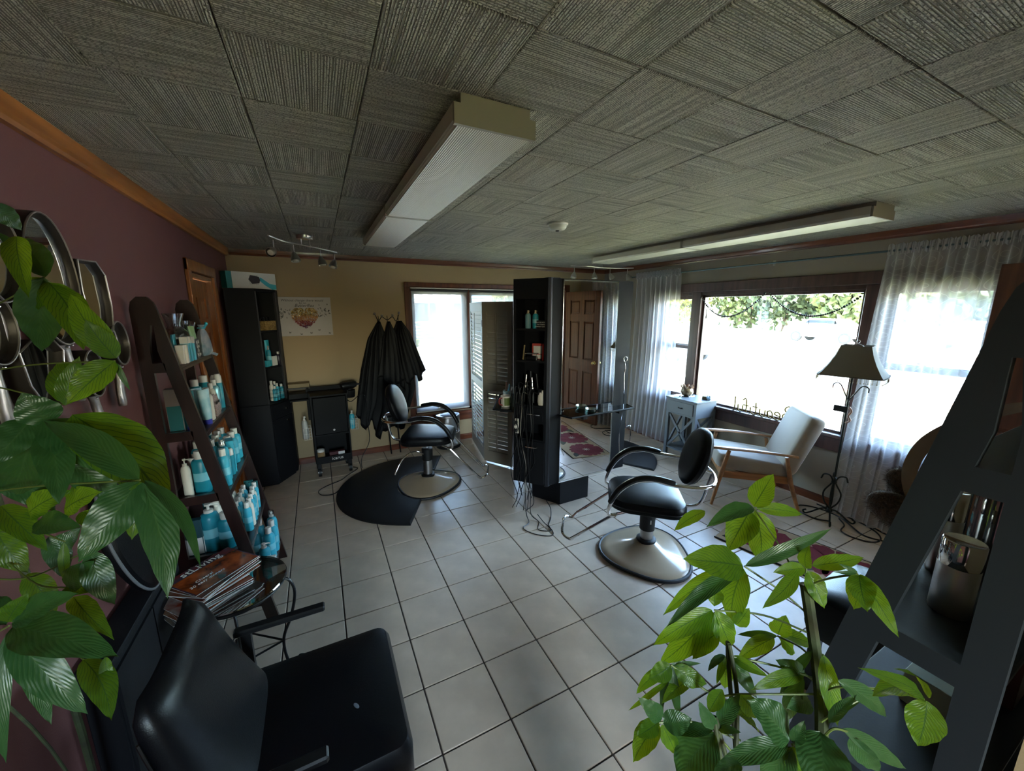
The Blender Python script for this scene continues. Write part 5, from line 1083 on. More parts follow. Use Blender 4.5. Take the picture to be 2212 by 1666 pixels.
# bead garland with tassels
gl = thing('bead_garland', 'dark bead garland with tassels swagged across the top of the picture window', 'garland', (XR-.02, 2.32, 1.885))
M_bead = mat('dark_wood_bead', '#1c1a16', .5)
sw = []
for (ya, za), (ym, zm), (yb, zb_) in (((3.05, 1.872), (2.73, 1.658), (2.345, 1.888)), ((2.30, 1.887), (1.915, 1.675), (1.585, 1.835))):
    L_ = ya-yb
    for k in range(46):
        f = k/45; y = ya-L_*f; g_ = (y-ym); d = zm+((za-zm)*(g_/(ya-ym))**2 if g_ > 0 else (zb_-zm)*(g_/(ym-yb))**2); sw.append((y, d))
b = MB()
for k, (y, z) in enumerate(sw): b.sphere((0, y-2.32, z-1.885), .0085 if k % 5 else .011, 8, 6)
bs = obj('bead_string', b, M_bead, gl); bs['kind'] = 'stuff'
for y, z in ((2.97, 1.735), (2.80, 1.665), (2.62, 1.665), (2.46, 1.77), (2.28, 1.85), (2.13, 1.735), (1.93, 1.675), (1.73, 1.70)):
    b = MB().tube([(0, y-2.32, z-1.885), (0, y-2.32-.003, z-1.885-.045)], .0025, 6)
    for k in range(6): b.tube([(0, y-2.323, z-1.93), (.006*cos(k), y-2.325+.007*sin(k), z-1.985)], .0016, 4)
    obj('tassel', b, M_bead, gl)
cs = thing('crystal_string', 'string of clear crystals hanging in the middle of the picture window', 'ornament', (XR-.01, 2.33, 1.86))
obj('thread', MB().tube([(0, 0, 0), (0, 0, -.50)], .0006, 4), M_clear, cs)
for k in range(9): obj('crystal', MB().sphere((0, 0, -.15-.042*k), .007, 6, 4, 1, 1, 1.5), glass('crystal', (.75, .75, .78), .8), cs, smooth=False, fix=False)
# wooden word standing on the sill, reading outwards
wd_ = thing('word_sign', 'dark gold freestanding word sign on the sill, seen from behind', 'sign', (XR-.030, 1.93, z0+.005 if False else .6645))
M_gold = mat('dark_gold_paint', '#6a5622', .4, .3)
LT = {'B': ([[(.05, 0), (.05, 1)], [(0, .95), (.3, 1.02), (.45, .8), (.3, .58), (.1, .55)], [(.1, .55), (.45, .5), (.52, .25), (.35, .02), (0, .02)]], .62),
      'e': ([[(.02, .25), (.28, .32), (.27, .48), (.14, .5), (.03, .35), (.06, .06), (.2, 0), (.38, .12)]], .38), 'a': ([[(.28, .42), (.15, .5), (.03, .3), (.08, .03), (.22, .08), (.3, .45), (.29, .1), (.4, .02)]], .40),
      'u': ([[(.02, .48), (.04, .1), (.16, .0), (.27, .12), (.3, .48), (.3, .08), (.42, .04)]], .42), 't': ([[(.12, .85), (.10, .1), (.22, 0), (.32, .08)], [(0, .52), (.28, .54)]], .32),
      'i': ([[(.08, .46), (.08, .06), (.18, .02)]], .2), 'f': ([[(.34, .85), (.22, .98), (.13, .8), (.12, .05)], [(0, .5), (.3, .52)]], .30), 'l': ([[(.08, 1), (.08, .08), (.2, .02)]], .22)}
x = 0
for ch in 'Beautiful':
    st, ad = LT[ch]; b = MB()
    for s_ in st: b.tube(spline([(0, (x+p[0])*.185, p[1]*.15+.006) for p in s_], 5), .0065, 8)
    obj('letter', b, M_gold, wd_); x += ad
# ================================================================ SIDE TABLE AND ITS THINGS
M_greyp = mat('slate_grey_paint', '#6d7379', .5, bump=.05, bscale=90)
sd = thing('side_table', 'grey side table with drawer and crossed side braces under the window', 'side table', (3.785, 2.925, 0), radians(0))
hx, hy, th = .165, .20, .735
obj('top', MB().box(-hx-.012, -hy-.012, th-.018, hx+.012, hy+.012, th, bev=.004), M_greyp, sd)
obj('case', MB().box(-hx, -hy, th-.19, hx, hy, th-.018), M_greyp, sd, smooth=False)
dr_ = obj('drawer_front', MB().box(-hx-.008, -hy+.035, th-.17, -hx, hy-.035, th-.035, bev=.004), M_greyp, sd, smooth=False)
obj('cup_pull', MB().lathe([(.001, 0), (.018, .004), (.022, .012), (.016, .02)], n=14, sy=1.4).v and MB().tube([(-hx-.008, -.025, th-.10), (-hx-.024, -.015, th-.102), (-hx-.024, .015, th-.102), (-hx-.008, .025, th-.10)], .006, 8), M_blackm, dr_)
for sx in (-1, 1):
    for sy in (-1, 1): obj('leg', MB().box(sx*hx-(.036 if sx > 0 else 0), sy*hy-(.036 if sy > 0 else 0), 0, sx*hx+(.036 if sx < 0 else 0), sy*hy+(.036 if sy < 0 else 0), th-.19), M_greyp, sd, smooth=False)
def brace(p, q, m, t):
    p, q = Vector(p), Vector(q); u = (q-p).normalized(); n = Vector((0, 1, 0)) if abs(p.y-q.y) < .01 else Vector((1, 0, 0))
    obj('cross_brace', MB().obox((p+q)/2, u, n, u.cross(n), (q-p).length/2, .008, .013), m, t, smooth=False)
for sx in (-1, 1):
    x = sx*(hx-.018)
    brace((x, -hy+.036, .14), (x, hy-.036, th-.20), M_greyp, sd); brace((x, hy-.036, .14), (x, -hy+.036, th-.20), M_greyp, sd)
for sy in (-1, 1):
    y = sy*(hy-.018)
    brace((-hx+.036, y, .14), (hx-.036, y, th-.20), M_greyp, sd); brace((hx-.036, y, .14), (-hx+.036, y, th-.20), M_greyp, sd)
obj('lower_shelf', MB().box(-hx+.004, -hy+.004, .115, hx-.004, hy-.004, .135), M_greyp, sd, smooth=False)
pp_ = thing('patterned_pot', 'brown and cream patterned round pot with a ruffled rim on the side table', 'pot', (3.82, 3.02, .7355))
obj('pot', MB().lathe([(.03, 0), (.055, .012), (.07, .05), (.062, .085), (.055, .095), (.045, .092), (.001, .03)], n=26), mat('brown_cream_glaze', '#3c2818', .25, col2='#b39a76', vscale=22, coat=.4), pp_)
for k in range(9):
    a = k*2*pi/9; obj('fabric_petal', MB().grid(lambda u, v, a=a: ((.045+.03*v)*cos(a+(u-.5)*.8), (.045+.03*v)*sin(a+(u-.5)*.8), .085+.04*v*(1-.4*abs(u-.5))+.012*sin(u*6)), 4, 3), mat('rust_cream_cloth', '#8e6049', .8, col2='#d0bda4', vscale=25), pp_, fix=False)
obj('crumpled_wrap', MB().lathe([(.10, 0), (.085, .012), (.05, .018), (.02, .01)], (0, 0, 0), 15, 1, .8), M_clear, pp_, smooth=False, fix=False)
o = obj('cellophane_packet', MB().loft([[(-.05, -.03, 0), (.05, -.03, 0), (.05, .03, 0), (-.05, .03, 0)], [(-.045, -.02, .014), (.04, -.026, .01), (.05, .02, .016), (-.04, .03, .011)]]), glass('blue_cello', (.75, .82, .9), .9), None, loc=(3.70, 3.05, .7355), rot=(0, 0, .5), fix=False); tag(o, 'clear packet lying at the back corner of the side table', 'packet')
cd = thing('card_holder', 'small brown box of cards beside a blue tissue on the side table', 'box', (3.87, 2.81, .7355), .5); obj('box', MB().box(-.045, -.03, 0, .045, .03, .035, bev=.003), mat('brown_box', '#6a5a3c', .6), cd, smooth=False); obj('card', MB().box(-.04, -.02, .035, .04, -.012, .06), mat('cream_card', '#b7ab8c', .6), cd, smooth=False, rot=(.2, 0, 0))
rnd = random.Random(5); o = obj('crumpled_tissue', MB().sphere((0, 0, .018), .024, 9, 6), mat('pale_blue_tissue', '#9fc0da', .8), None, loc=(3.845, 2.745, .7375), smooth=False)
for v in o.data.vertices: v.co *= rnd.uniform(.75, 1.25)
for v in o.data.vertices: v.co.z = max(-.001, v.co.z)
tag(o, 'crumpled pale blue tissue at the front corner of the side table', 'tissue')
vs = thing('glass_vase', 'pale green glass jar with a white cut-out silhouette on the table shelf', 'vase', (3.70, 2.80, .1355))
obj('jar', MB().lathe([(.045, 0), (.052, .01), (.052, .15), (.046, .155), (.044, .15)], n=22), glass('sea_glass', (.62, .78, .74), .6), vs, fix=False)
obj('figure', MB().slab([(-.035, 0), (.03, 0), (.02, .05), (.045, .08), (.03, .085), (.01, .11), (.0, .15), (-.01, .11), (-.03, .09), (-.02, .05)], (0, 0, .10), (.3, .95, 0), (0, 0, 1), (.95, -.3, 0), .003), M_paper, vs, smooth=False)

# ================================================================ ARMCHAIR
M_velvet = mat('oatmeal_velvet', '#9f978d', .85, sheen=.6, vary=.06, vscale=5, bump=.1, bscale=200); M_beech = wood('beech_wood', '#a06f45', '#b98558', .35, axis='y')
ac = thing('armchair', 'oatmeal velvet armchair with pale wooden arms in front of the window', 'armchair', (3.50, 2.03, 0), radians(47))
def cushion(name, rings, m, t, sub=2):
    return obj(name, MB().loft(rings), m, t, sub=sub)
def pad(c, ax, ay, az, hx, hy, hz, r=.8):
    c, ax, ay, az = map(Vector, (c, ax, ay, az)); R_ = []
    for k, q in ((-1, r), (-.86, .97), (-.3, 1.0), (.3, 1.0), (.86, .97), (1, r)):
        R_.append([c+az*hz*k+ax*x*q+ay*y*q for x, y in rrect(hx, hy, min(hx, hy)*.22, 4)])
    return R_
obj('seat_cushion', MB().loft(pad((0, .02, .375), (1, 0, 0), (0, 1, .10), (0, -.10, 1), .235, .30, .065, .93)), M_velvet, ac)
bt_ = Vector((0, -.34, .94)).normalized(); bn_ = Vector((0, .94, .34)).normalized()
obj('back_cushion', MB().loft(pad(Vector((0, -.235, .36))+bt_*.24, (1, 0, 0), bt_, bn_, .24, .275, .06, .93)), M_velvet, ac)
fr = MB().box(-.255, -.24, .255, -.225, .28, .315).box(.225, -.24, .255, .255, .28, .315).box(-.24, .255, .25, .24, .28, .31).box(-.24, -.25, .25, .24, -.225, .31)
obj('seat_frame', fr, M_beech, ac, smooth=False, bevel=.005)
for s_ in (-1, 1):
    obj('leg', MB().tube([(s_*.262, .24, .52), (s_*.265, .29, .28), (s_*.285, .345, 0)], [.016, .021, .013], 10), M_beech, ac)
    obj('leg', MB().tube([(s_*.262, -.20, .50), (s_*.265, -.25, .28), (s_*.285, -.34, 0)], [.015, .020, .013], 10), M_beech, ac)
    am = []
    for k in range(13):
        f = k/12; y = .38-.66*f; w_ = .012+.022*sin(pi*min(1, f*1.15)**.7)+(.008 if f < .3 else 0); x = s_*(.27+.012*sin(pi*f)); z = .535+.014*sin(pi*f)-.025*f; h = .010
        am.append([(x-w_, y, z-h*.4), (x-w_*.6, y, z+h), (x+w_*.6, y, z+h), (x+w_, y, z-h*.4), (x+w_*.5, y, z-h), (x-w_*.5, y, z-h)])
    obj('arm', MB().loft(am), M_beech, ac, smooth=60)
# ================================================================ FLOOR LAMP
M_iron = mat('dark_iron', '#1d2420', .45, .5); M_lamps = mat('taupe_lampshade', '#79746a', .8, bump=.1, bscale=150)
lp = thing('floor_lamp', 'wrought iron floor lamp with a beaded taupe bell shade', 'floor lamp', (3.70, 1.445, 0))
po = MB().tube([(0, 0, .06), (0, 0, .30), (0, 0, 1.30)], .008, 10).sphere((0, 0, .085), .022, 10, 8).sphere((0, 0, .335), .020, 10, 8)
obj('pole', po, M_iron, lp)
for k in range(4):
    a = k*pi/2+.5; c_, s_ = cos(a), sin(a); P_ = lambda r, z: (r*c_, r*s_, z)
    obj('scroll_foot', MB().tube(spline([P_(.0, .09), P_(.05, .085), P_(.12, .03), P_(.155, .010), P_(.17, .03), P_(.15, .045)], 6), .0065, 8), M_iron, lp)
    obj('scroll', MB().tube(spline([P_(.005, .10), P_(.045, .16), P_(.055, .24), P_(.012, .33), P_(.03, .385), P_(.07, .39), P_(.085, .35)], 6), .006, 8), M_iron, lp)
for s_ in (-1, 1): obj('shade_arm', MB().tube(spline([(0, 0, 1.02), (0, s_*.03, 1.08), (0, s_*.07, 1.15), (0, s_*.11, 1.145), (0, s_*.115, 1.11)], 6), .0045, 8), M_iron, lp)
obj('harp', MB().tube(spline([(0, -.012, 1.25), (0, -.05, 1.33), (0, -.045, 1.44), (0, 0, 1.475), (0, .045, 1.44), (0, .05, 1.33), (0, .012, 1.25)], 6), .0025, 6).tube(arc((0, 0, 1.492), .012, 0, 360, 14, 'yz'), .002, 6), M_nickel, lp)
prof = [(.205, 1.235), (.185, 1.262), (.150, 1.32), (.118, 1.39), (.098, 1.455), (.096, 1.462)]
def bell(r, z, q=0): return [((r-q)*(cos(a)/max(abs(cos(a)), abs(sin(a)))*.78+cos(a)*.22), (r-q)*(sin(a)/max(abs(cos(a)), abs(sin(a)))*.78+sin(a)*.22), z) for a in [2*pi*i/40+.35 for i in range(40)]]
obj('shade', MB().loft([bell(r, z) for r, z in prof]+[bell(r, z, .003) for r, z in prof[::-1]], caps=False), M_lamps, lp, rot=(0, 0, .25))
rb_ = MB()
for k in range(4):
    a = pi/4+k*pi/2; rb_.tube([(r*1.2*cos(a)*.98, r*1.2*sin(a)*.98, z) for r, z in prof], .003, 6)
rb_.tube([(x*1.005, y*1.005, z) for x, y, z in bell(.205, 1.237)+bell(.205, 1.237)[:1]], .0045, 6); obj('shade_piping', rb_, mat('dark_taupe_trim', '#4f493f', .8), lp, rot=(0, 0, .25))
fb_ = MB()
for k in range(72):
    a = 2*pi*k/72; p = bell(.205, 1.232)[0]; q = max(abs(cos(a)), abs(sin(a))); x, y = .205*(cos(a)/q*.78+cos(a)*.22), .205*(sin(a)/q*.78+sin(a)*.22)
    fb_.tube([(x, y, 1.232), (x, y, 1.205)], .0012, 4).sphere((x, y, 1.20), .0045, 6, 4)
of = obj('bead_fringe', fb_, mat('champagne_bead', '#a79f87', .25, .3), lp, rot=(0, 0, .25)); of['kind'] = 'stuff'
sgn = thing('hanging_tag', 'small dark wooden tag with a ribbon trinket hung on the lamp pole', 'ornament', (3.68, 1.46, .95))
obj('tag', MB().box(-.004, -.03, -.02, .004, .065, .03, bev=.002), M_blackm, sgn, smooth=False); obj('trinket', MB().tube(spline([(0, -.035, .03), (.0, -.055, .0), (0, -.04, -.04), (0, -.055, -.075), (0, -.03, -.10)], 5), .008, 6), mat('blush_ribbon', '#b08f83', .6), sgn)
obj('cord', MB().tube([(0, .02, .03), (.01, -.01, .11), (0, -.035, .03)], .0015, 5), M_blackm, sgn)
for k, pts in enumerate(([(3.66, 1.42), (3.60, 1.50), (3.62, 1.62), (3.72, 1.68), (3.80, 1.62), (3.83, 1.50), (3.80, 1.38), (3.72, 1.28), (3.66, 1.18), (3.70, 1.08)], [(3.78, 1.40), (3.70, 1.33), (3.58, 1.30), (3.55, 1.22), (3.60, 1.12), (3.70, 1.10), (3.80, 1.16), (3.86, 1.28), (3.88, 1.45), (3.90, 1.62)], [(3.88, 1.25), (3.80, 1.05), (3.68, .98), (3.62, .90), (3.66, .80), (3.80, .75)])):
    floor_cord(pts, ('black cable coiled round the lamp foot', 'second black cable snaking past the lamp towards the baseboard', 'black cable running on under the embroidered curtain')[k], .0055)
# ================================================================ FLORAL RUG
M_rug = mat('rug_ground', '#a8906f', .95, bump=.5, bscale=220); M_rr = mat('rug_crimson', '#6e1e26', .95, bump=.5, bscale=220, vary=.12, vscale=9); M_rg = mat('rug_olive', '#4b4a35', .95, bump=.5, bscale=220); M_rc = mat('rug_cream', '#b9a891', .95, bump=.5, bscale=220); M_rk = mat('rug_dark', '#2c2c26', .95)
rg = thing('floral_rug', 'beige runner rug with large crimson flowers and olive leaves', 'rug', (2.86, 1.20, .001), radians(-77))
L_, W_ = 1.45, .50     # local x along the length towards the front wall
obj('ground', MB().box(-.55, -.25, 0, .95, .25, .008, bev=.003), M_rug, rg, smooth=False); rg.location = (2.98, 1.22, .001)
def flower(cx, cy, R_, seed):
    rnd = random.Random(seed); b = MB()
    for ring_, (n_, q) in enumerate(((9, 1), (7, .62))):
        for k in range(n_):
            a = 2*pi*k/n_+ring_*.3+rnd.uniform(-.1, .1); w_ = R_*q*.30; pts = []
            for s_, t_ in ((0, 0), (.45, .6), (.75, 1), (.93, .85), (1, .35), (.94, .0), (1, -.3), (.93, -.85), (.75, -1), (.45, -.6)):
                r = R_*q*s_*rnd.uniform(.94, 1.05); pts.append((cx+r*cos(a)-w_*t_*sin(a), cy+r*sin(a)+w_*t_*cos(a)))
            b.loft([[(max(-.54, min(.94, x)), max(-.24, min(.24, y)), z) for x, y in pts] for z in (.004+.001*ring_, .0092+.0006*ring_)])
    obj('flower', b, M_rr, rg, smooth=False, fix=False)
    c_ = MB()
    for k in range(9): c_.tube([(cx, cy, .0098), (cx+R_*.22*cos(k*.7), cy+R_*.22*sin(k*.7), .0098)], .004, 5, flat=.3)
    obj('flower_centre', c_, M_rc, rg)
def rleaf(x, y, a, l, w_, m):
    pts = [(x+l*s_*cos(a)-w_*t_*sin(a), y+l*s_*sin(a)+w_*t_*cos(a)) for s_, t_ in ((0, 0), (.2, .6), (.5, 1), (.8, .6), (1, 0), (.8, -.6), (.5, -1), (.2, -.6))]
    obj('leaf', MB().loft([[(max(-.54, min(.94, p)), max(-.24, min(.24, q)), z) for p, q in pts] for z in (.004, .0089)]), m, rg, smooth=False, fix=False)
flower(-.33, .03, .21, 1); flower(.13, .05, .22, 2); flower(.62, -.04, .24, 4)
for x, y, a, l, w_, m in ((-.10, -.18, .4, .22, .045, M_rg), (-.12, .17, -.6, .20, .04, M_rg), (.36, -.20, .9, .22, .05, M_rg), (.33, .18, -.3, .24, .045, M_rg), (-.52, -.2, .5, .16, .04, M_rk), (.02, -.23, -.1, .2, .03, M_rk), (.84, .1, 1.2, .15, .05, M_rg), (-.50, .2, -.3, .2, .03, M_rk)): rleaf(x, y, a, l, w_, m)
obj('edge_binding', MB().box(-.553, .25, 0, .953, .256, .009).box(-.553, -.256, 0, .953, -.25, .009), M_rk, rg, smooth=False)

# ================================================================ FUZZY CHAIR BY THE DOOR AND LEATHER STOOL
fz = thing('shaggy_handbag', 'shaggy brown handbag hanging by its beige strap from the black ladder', 'handbag', (1.66, .45, 1.05))
M_beige = mat('beige_leather', '#9c8468', .5, bump=.1, bscale=150); M_fuzz = mat('brown_boucle', '#3b2c20', .95, col2='#5b4635', vscale=90, bump=1, bscale=140, sheen=.4)
def fuzzy(name, c, sx, sy, sz, s):
    b = MB().sphere(c, 1, 26, 16, sx, sy, sz); b.v = [(x, y, z+.018*sin((y-c[1])*14)) for x, y, z in b.v]; o = obj(name, b, M_fuzz, fz); rnd = random.Random(s)
    hb_ = MB()
    for _ in range(3200):
        d = Vector((rnd.gauss(0, 1), rnd.gauss(0, 1), rnd.gauss(0, 1))).normalized(); p = Vector(c)+Vector((d.x*sx, d.y*sy, d.z*sz)); p.z += .018*sin((p.y-c[1])*14); e = Vector((rnd.gauss(0, 1), rnd.gauss(0, 1), rnd.gauss(0, 1)))*.003
        hb_.add([p-e.cross(d)*.10, p+e.cross(d)*.10, p+d*.009+e], [(0, 1, 2)])
    h = obj('fuzz', hb_, M_fuzz, o, smooth=False, fix=False); h['kind'] = 'stuff'
fuzzy('flap', (0, -.005, .02), .05, .105, .062, 1); fuzzy('pouch', (.055, .005, .105), .045, .075, .052, 2)
sp_ = spline([(.01, -.02, .05), (.0, .005, .13), (.0, .008, .20), (-.01, -.02, .285), (-.03, -.09, .37), (-.06, -.17, .43), (-.10, -.22, .455)], 6)
obj('strap', MB().loft([[p+Vector((0, a, b)) for a, b in ((-.018, -.004), (.018, .002), (.018, .006), (-.018, .0))] for p in sp_]), M_beige, fz)
M_beech2 = None
ls_ = thing('leather_bench', 'black leather bench seat behind the tall plant, lit by the window', 'bench', (2.10, .50, 0), radians(4))
sr = lambda q, z: [(x*q, y*q, z) for x, y in rrect(.235, .28, .07, 5)]
obj('seat', MB().loft([sr(.96, .30), sr(1, .33), sr(1, .45), sr(.97, .485), sr(.85, .503), sr(.4, .51)]), M_leather, ls_)
for sx in (-1, 1):
    for sy in (-1, 1): obj('leg', MB().box(sx*.19-.02, sy*.22-.02, 0, sx*.19+.02, sy*.22+.02, .31, bev=.003), M_blackm, ls_, smooth=False)

# ================================================================ LEATHER WAITING CHAIRS (left foreground)
def waiting_chair(label, loc, rz=0):
    """faces local +x"""
    t = thing('leather_chair', label, 'chair', loc, rz, 'black leather waiting chairs')
    S_ = lambda x0_, x1_, hy_, z, q: [(x0_+(x1_-x0_)*(.5+.5*u*q), hy_*v*q, z) for u, v in rrect(1, 1, .16, 5)]
    obj('seat', MB().loft([S_(-.36, .145, .25, .30, .97), S_(-.36, .15, .255, .33, 1), S_(-.36, .15, .255, .44, 1), S_(-.36, .145, .25, .468, .97), S_(-.36, .14, .24, .478, .88), S_(-.3, .1, .2, .480, .4)]), M_leather, t)
    rings = []
    for k in range(13):
        f = k/12; z = .40+.46*f; q = 1 if f < .86 else sqrt(max(.02, 1-((f-.86)/.15)**2)); x = -.265-.155*f-.02*sin(pi*f); hy_ = (.238-.035*f*f)*(.80+.20*q); th_ = .050*(1-.25*f)*q
        rings.append([(x+th_*(abs(cos(a))**.6)*(1 if cos(a) > 0 else -1)-.018*sin(a)**2*(1 if f > 0 else 0), hy_*(abs(sin(a))**.45)*(1 if sin(a) > 0 else -1), z) for a in [2*pi*i/40 for i in range(40)]])
    obj('backrest', MB().loft(rings), M_leather, t, smooth=60)
    obj('back_piping', MB().tube([(-.300-.155*k/12-.02*sin(pi*k/12), -(.238-.035*(k/12)**2)-.001, .40+.46*k/12) for k in range(11)], .004, 6), M_pad, t)
    for s_ in (-1, 1):
        obj('arm', MB().box(-.36, s_*.28-.018, .60, -.07, s_*.28+.018, .622, bev=.005), M_blackm, t, smooth=False, rot=(0, 0, 0))
        obj('arm_post', MB().box(-.34, s_*.28-.012, .0, -.31, s_*.28+.012, .60).box(-.34, s_*.245-.0, .36, -.31, s_*.28, .39), M_blackm, t, smooth=False)
    for sx in (-.30, .10):
        for s_ in (-1, 1): obj('leg', MB().box(sx-.015, s_*.20-.015, 0, sx+.015, s_*.20+.015, .31), M_blackm, t, smooth=False)
    obj('wear_mark', MB().lathe([(.001, 0), (.006, 0), (.005, .0006), (.001, .0008)], n=10, sy=2.2), mat('pale_scuff', '#5d6770', .6), t, loc=(.005, -.065, .4805), rot=(0, 0, .5))
    return t
waiting_chair('black leather waiting chair next to the magazine table', (0, 1.195, 0))
waiting_chair('nearer black leather waiting chair at the lower left edge', (-.02, .56, 0))
# low black cabinet, oval disc and bottle between chairs and ladder
cb3 = thing('low_cabinet', 'low shallow black cabinet against the plum wall behind the waiting chair', 'cabinet', (-.63, 1.72, 0)); obj('body', MB().box(-.10, -.30, 0, -.022, .32, .66, bev=.004), M_black, cb3, smooth=False); obj('top', MB().box(-.105, -.305, .66, -.018, .325, .68, bev=.003), M_black, cb3, smooth=False)
for s_ in (-1, 1): d_ = obj('door', MB().box(-.022, s_*.15-.145, .03, -.014, s_*.15+.145, .64), M_black, cb3, smooth=False); obj('knob', MB().tube([(-.014, s_*.03, .4), (-.002, s_*.03, .4)], .009, 10), M_nickel, d_)
ov = thing('oval_cushion_mirror', 'black oval padded disc with grey piping leaning above the low cabinet', 'cushion', (-.665, 1.79, .681), radians(-4)); ov.name = 'oval_headrest'
el = lambda q, x, n=40: [(x-.09*(.235+.235*q*sin(a))/.47, .12*q*cos(a), .237+.235*q*sin(a)) for a in [2*pi*i/n for i in range(n)]]
obj('pad', MB().loft([el(.9, -.012), el(1, 0), el(1, .02), el(.92, .035), el(.6, .042)]), M_leather, ov); obj('piping', MB().tube(el(1.0, .022)+el(1.0, .022)[:1], .005, 8), mat('grey_piping', '#55565a', .6), ov)

# ================================================================ MAGAZINE TABLE
mt = thing('magazine_table', 'round glass side table on scrolled black iron legs', 'side table', (-.43, 1.925, 0))
obj('glass_top', MB().lathe([(.001, .512), (.195, .512), (.198, .515), (.195, .520), (.001, .520)], n=40), glass('tabletop_glass', (.62, .66, .66), .8), mt, fix=False)
obj('rim', MB().tube([(.19*cos(a), .19*sin(a), .503) for a in [2*pi*i/40 for i in range(41)]], .0065, 8).tube([(.155*cos(a), .155*sin(a), .470) for a in [2*pi*i/40 for i in range(41)]], .004, 8), M_blackm, mt)
for k in range(3):
    a = -.15+k*2*pi/3; c_, s_ = cos(a), sin(a); P_ = lambda r, z: (r*c_, r*s_, z)
    obj('scroll_leg', MB().tube(spline([P_(.16, .50), P_(.205, .49), P_(.225, .42), P_(.20, .30), P_(.155, .18), P_(.16, .06), P_(.19, .008), P_(.235, .012), P_(.245, .05), P_(.215, .065), P_(.20, .04)], 6), .0068, 8), M_blackm, mt)
obj('stretcher', MB().tube([(.155*cos(-.15+k*2*pi/3), .155*sin(-.15+k*2*pi/3), .17) for k in (0, 1, 2, 0)], .005, 8), M_blackm, mt)
covers = ['#7a2a12', '#8f4a2a', '#30414f', '#9b9a94', '#5b2f22', '#87735a', '#2d3438', '#6b2222']
rnd = random.Random(21); zz = .5205
for k in range(16):
    th_ = rnd.uniform(.004, .0065); ang = radians(rnd.uniform(-9, 9))+radians(52 if k > 8 else 40); cx_, cy_ = -.535+rnd.uniform(-.012, .012)+.025*(k > 8), 1.885+rnd.uniform(-.012, .012)+(.035 if k > 8 else 0)
    pn = ('bottom of the stack' if k == 0 else 'on top of the stack' if k == 15 else '%s up from the table glass' % (['', 'second', 'third', 'fourth', 'fifth', 'sixth', 'seventh', 'eighth', 'ninth', 'tenth', 'eleventh', 'twelfth', 'thirteenth', 'fourteenth', 'fifteenth'][k]))
    mg_ = obj('magazine', MB().box(-.135, -.102, 0, .135, .102, th_*.86, bev=.001), M_paper, None, loc=(cx_, cy_, zz), rot=(0, 0, ang), smooth=False); tag(mg_, 'glossy magazine, %s' % pn, 'magazine', 'magazines stacked on the glass table')
    obj('cover', MB().box(-.136, -.1035, th_*.86, .136, .1035, th_).box(-.136, .1025, -.0, .136, .1035, th_), mat('magazine_cover_%d' % (k % 8), covers[k % 8], .25, col2=covers[(k+3) % 8], vscale=14), mg_, smooth=False)
    zz += th_+.0006; last = mg_; lth = th_
food = mat('food_photo_print', '#3b0f08', .22, col2='#b4541f', vscale=16, coat=.5)
m15, m14 = last, None
obj('cover_photo', MB().box(-.130, -.098, lth, .130, .055, lth+.0003), food, last, smooth=False)
text('lettering', 'stLiving', .055, M_wt, last, (.0, .078, lth+.0005), (0, 0, 0), align='CENTER')
text('lettering', 'Cheers!\n30 easy dinners', .022, M_wt, last, (-.05, -.03, lth+.0006), (0, 0, 0), shear=.2)
# ================================================================ MIRRORS ON THE PLUM WALL
M_bronze = mat('aged_bronze', (.035, .026, .02), .42, .6, bump=.2, bscale=60); M_pewter = mat('worn_pewter', (.34, .30, .27), .35, .9, bump=.2, bscale=40, vary=.2, vscale=14)
def wall_mirror(cy, cz, shape, hl, label, d=.05, ang=0, hw=.026):
    """shape: outline [(y,z)] round the centre; hl: handle length (0 = none), ang: handle direction from straight down"""
    t = thing('hand_mirror', label, 'mirror', (XL+.002, cy, cz), group='hand mirror shaped wall mirrors')
    R_ = lambda q, x: [(x, y*q, z*q) for y, z in shape]
    obj('frame', MB().loft([R_(1, 0), R_(1.0, d), R_(.97, d+.004), R_(.93, d-.004), R_(.90, d-.014), R_(.89, .004)]), M_bronze, t, smooth=50)
    obj('rim', MB().tube(R_(.985, d+.004)+R_(.985, d+.004)[:1], .0028, 6), M_pewter, t)
    obj('glass', MB().loft([R_(.905, d-.020), R_(.905, d-.012)]), M_mirror, t, smooth=False)
    if hl:
        s_, c_ = sin(ang), -cos(ang); r0 = min(hypot(y, z) for y, z in shape) ; r0 = max([abs((y*s_+z*c_)) for y, z in shape if y*s_+z*c_ > 0]); pr = [(0, .030), (.015, .024), (.035, .014), (hl*.35, .016), (hl*.7, hw), (hl*.93, hw*.9), (hl, hw*.4)]
        b = MB().loft([[(d*.55+.012*cos(q), (r0-.008+l)*s_+w_*sin(q)*(-c_), (r0-.008+l)*c_+w_*sin(q)*s_) for q in [2*pi*i/12 for i in range(12)]] for l, w_ in pr])
        h = obj('handle', b, M_pewter, t)
        for q in (-1, 1): obj('rivet', MB().sphere((d*.55+.014, (r0+.008)*s_+q*.012*(-c_), (r0+.008)*c_+q*.012*s_), .0045, 8, 6), M_chrome, h)
    return t
E_ = lambda ry, rz, n=36, p=2: [(ry*abs(cos(a))**(2/p)*(1 if cos(a) > 0 else -1), rz*abs(sin(a))**(2/p)*(1 if sin(a) > 0 else -1)) for a in [2*pi*i/n for i in range(n)]]
wall_mirror(1.685, 1.82, E_(.128, .195), .20, 'largest oval hand mirror on the plum wall', ang=.15)
wall_mirror(1.925, 1.775, [(-.09, .125), (.035, .13), (.088, .085), (.092, -.03), (.07, -.12), (-.02, -.14), (-.085, -.09), (-.1, .02)], 0, 'eight-sided mirror just right of the largest oval', d=.05)
wall_mirror(2.035, 1.605, E_(.070, .085), .17, 'small round hand mirror nearest the brown ladder shelf', ang=-.05)
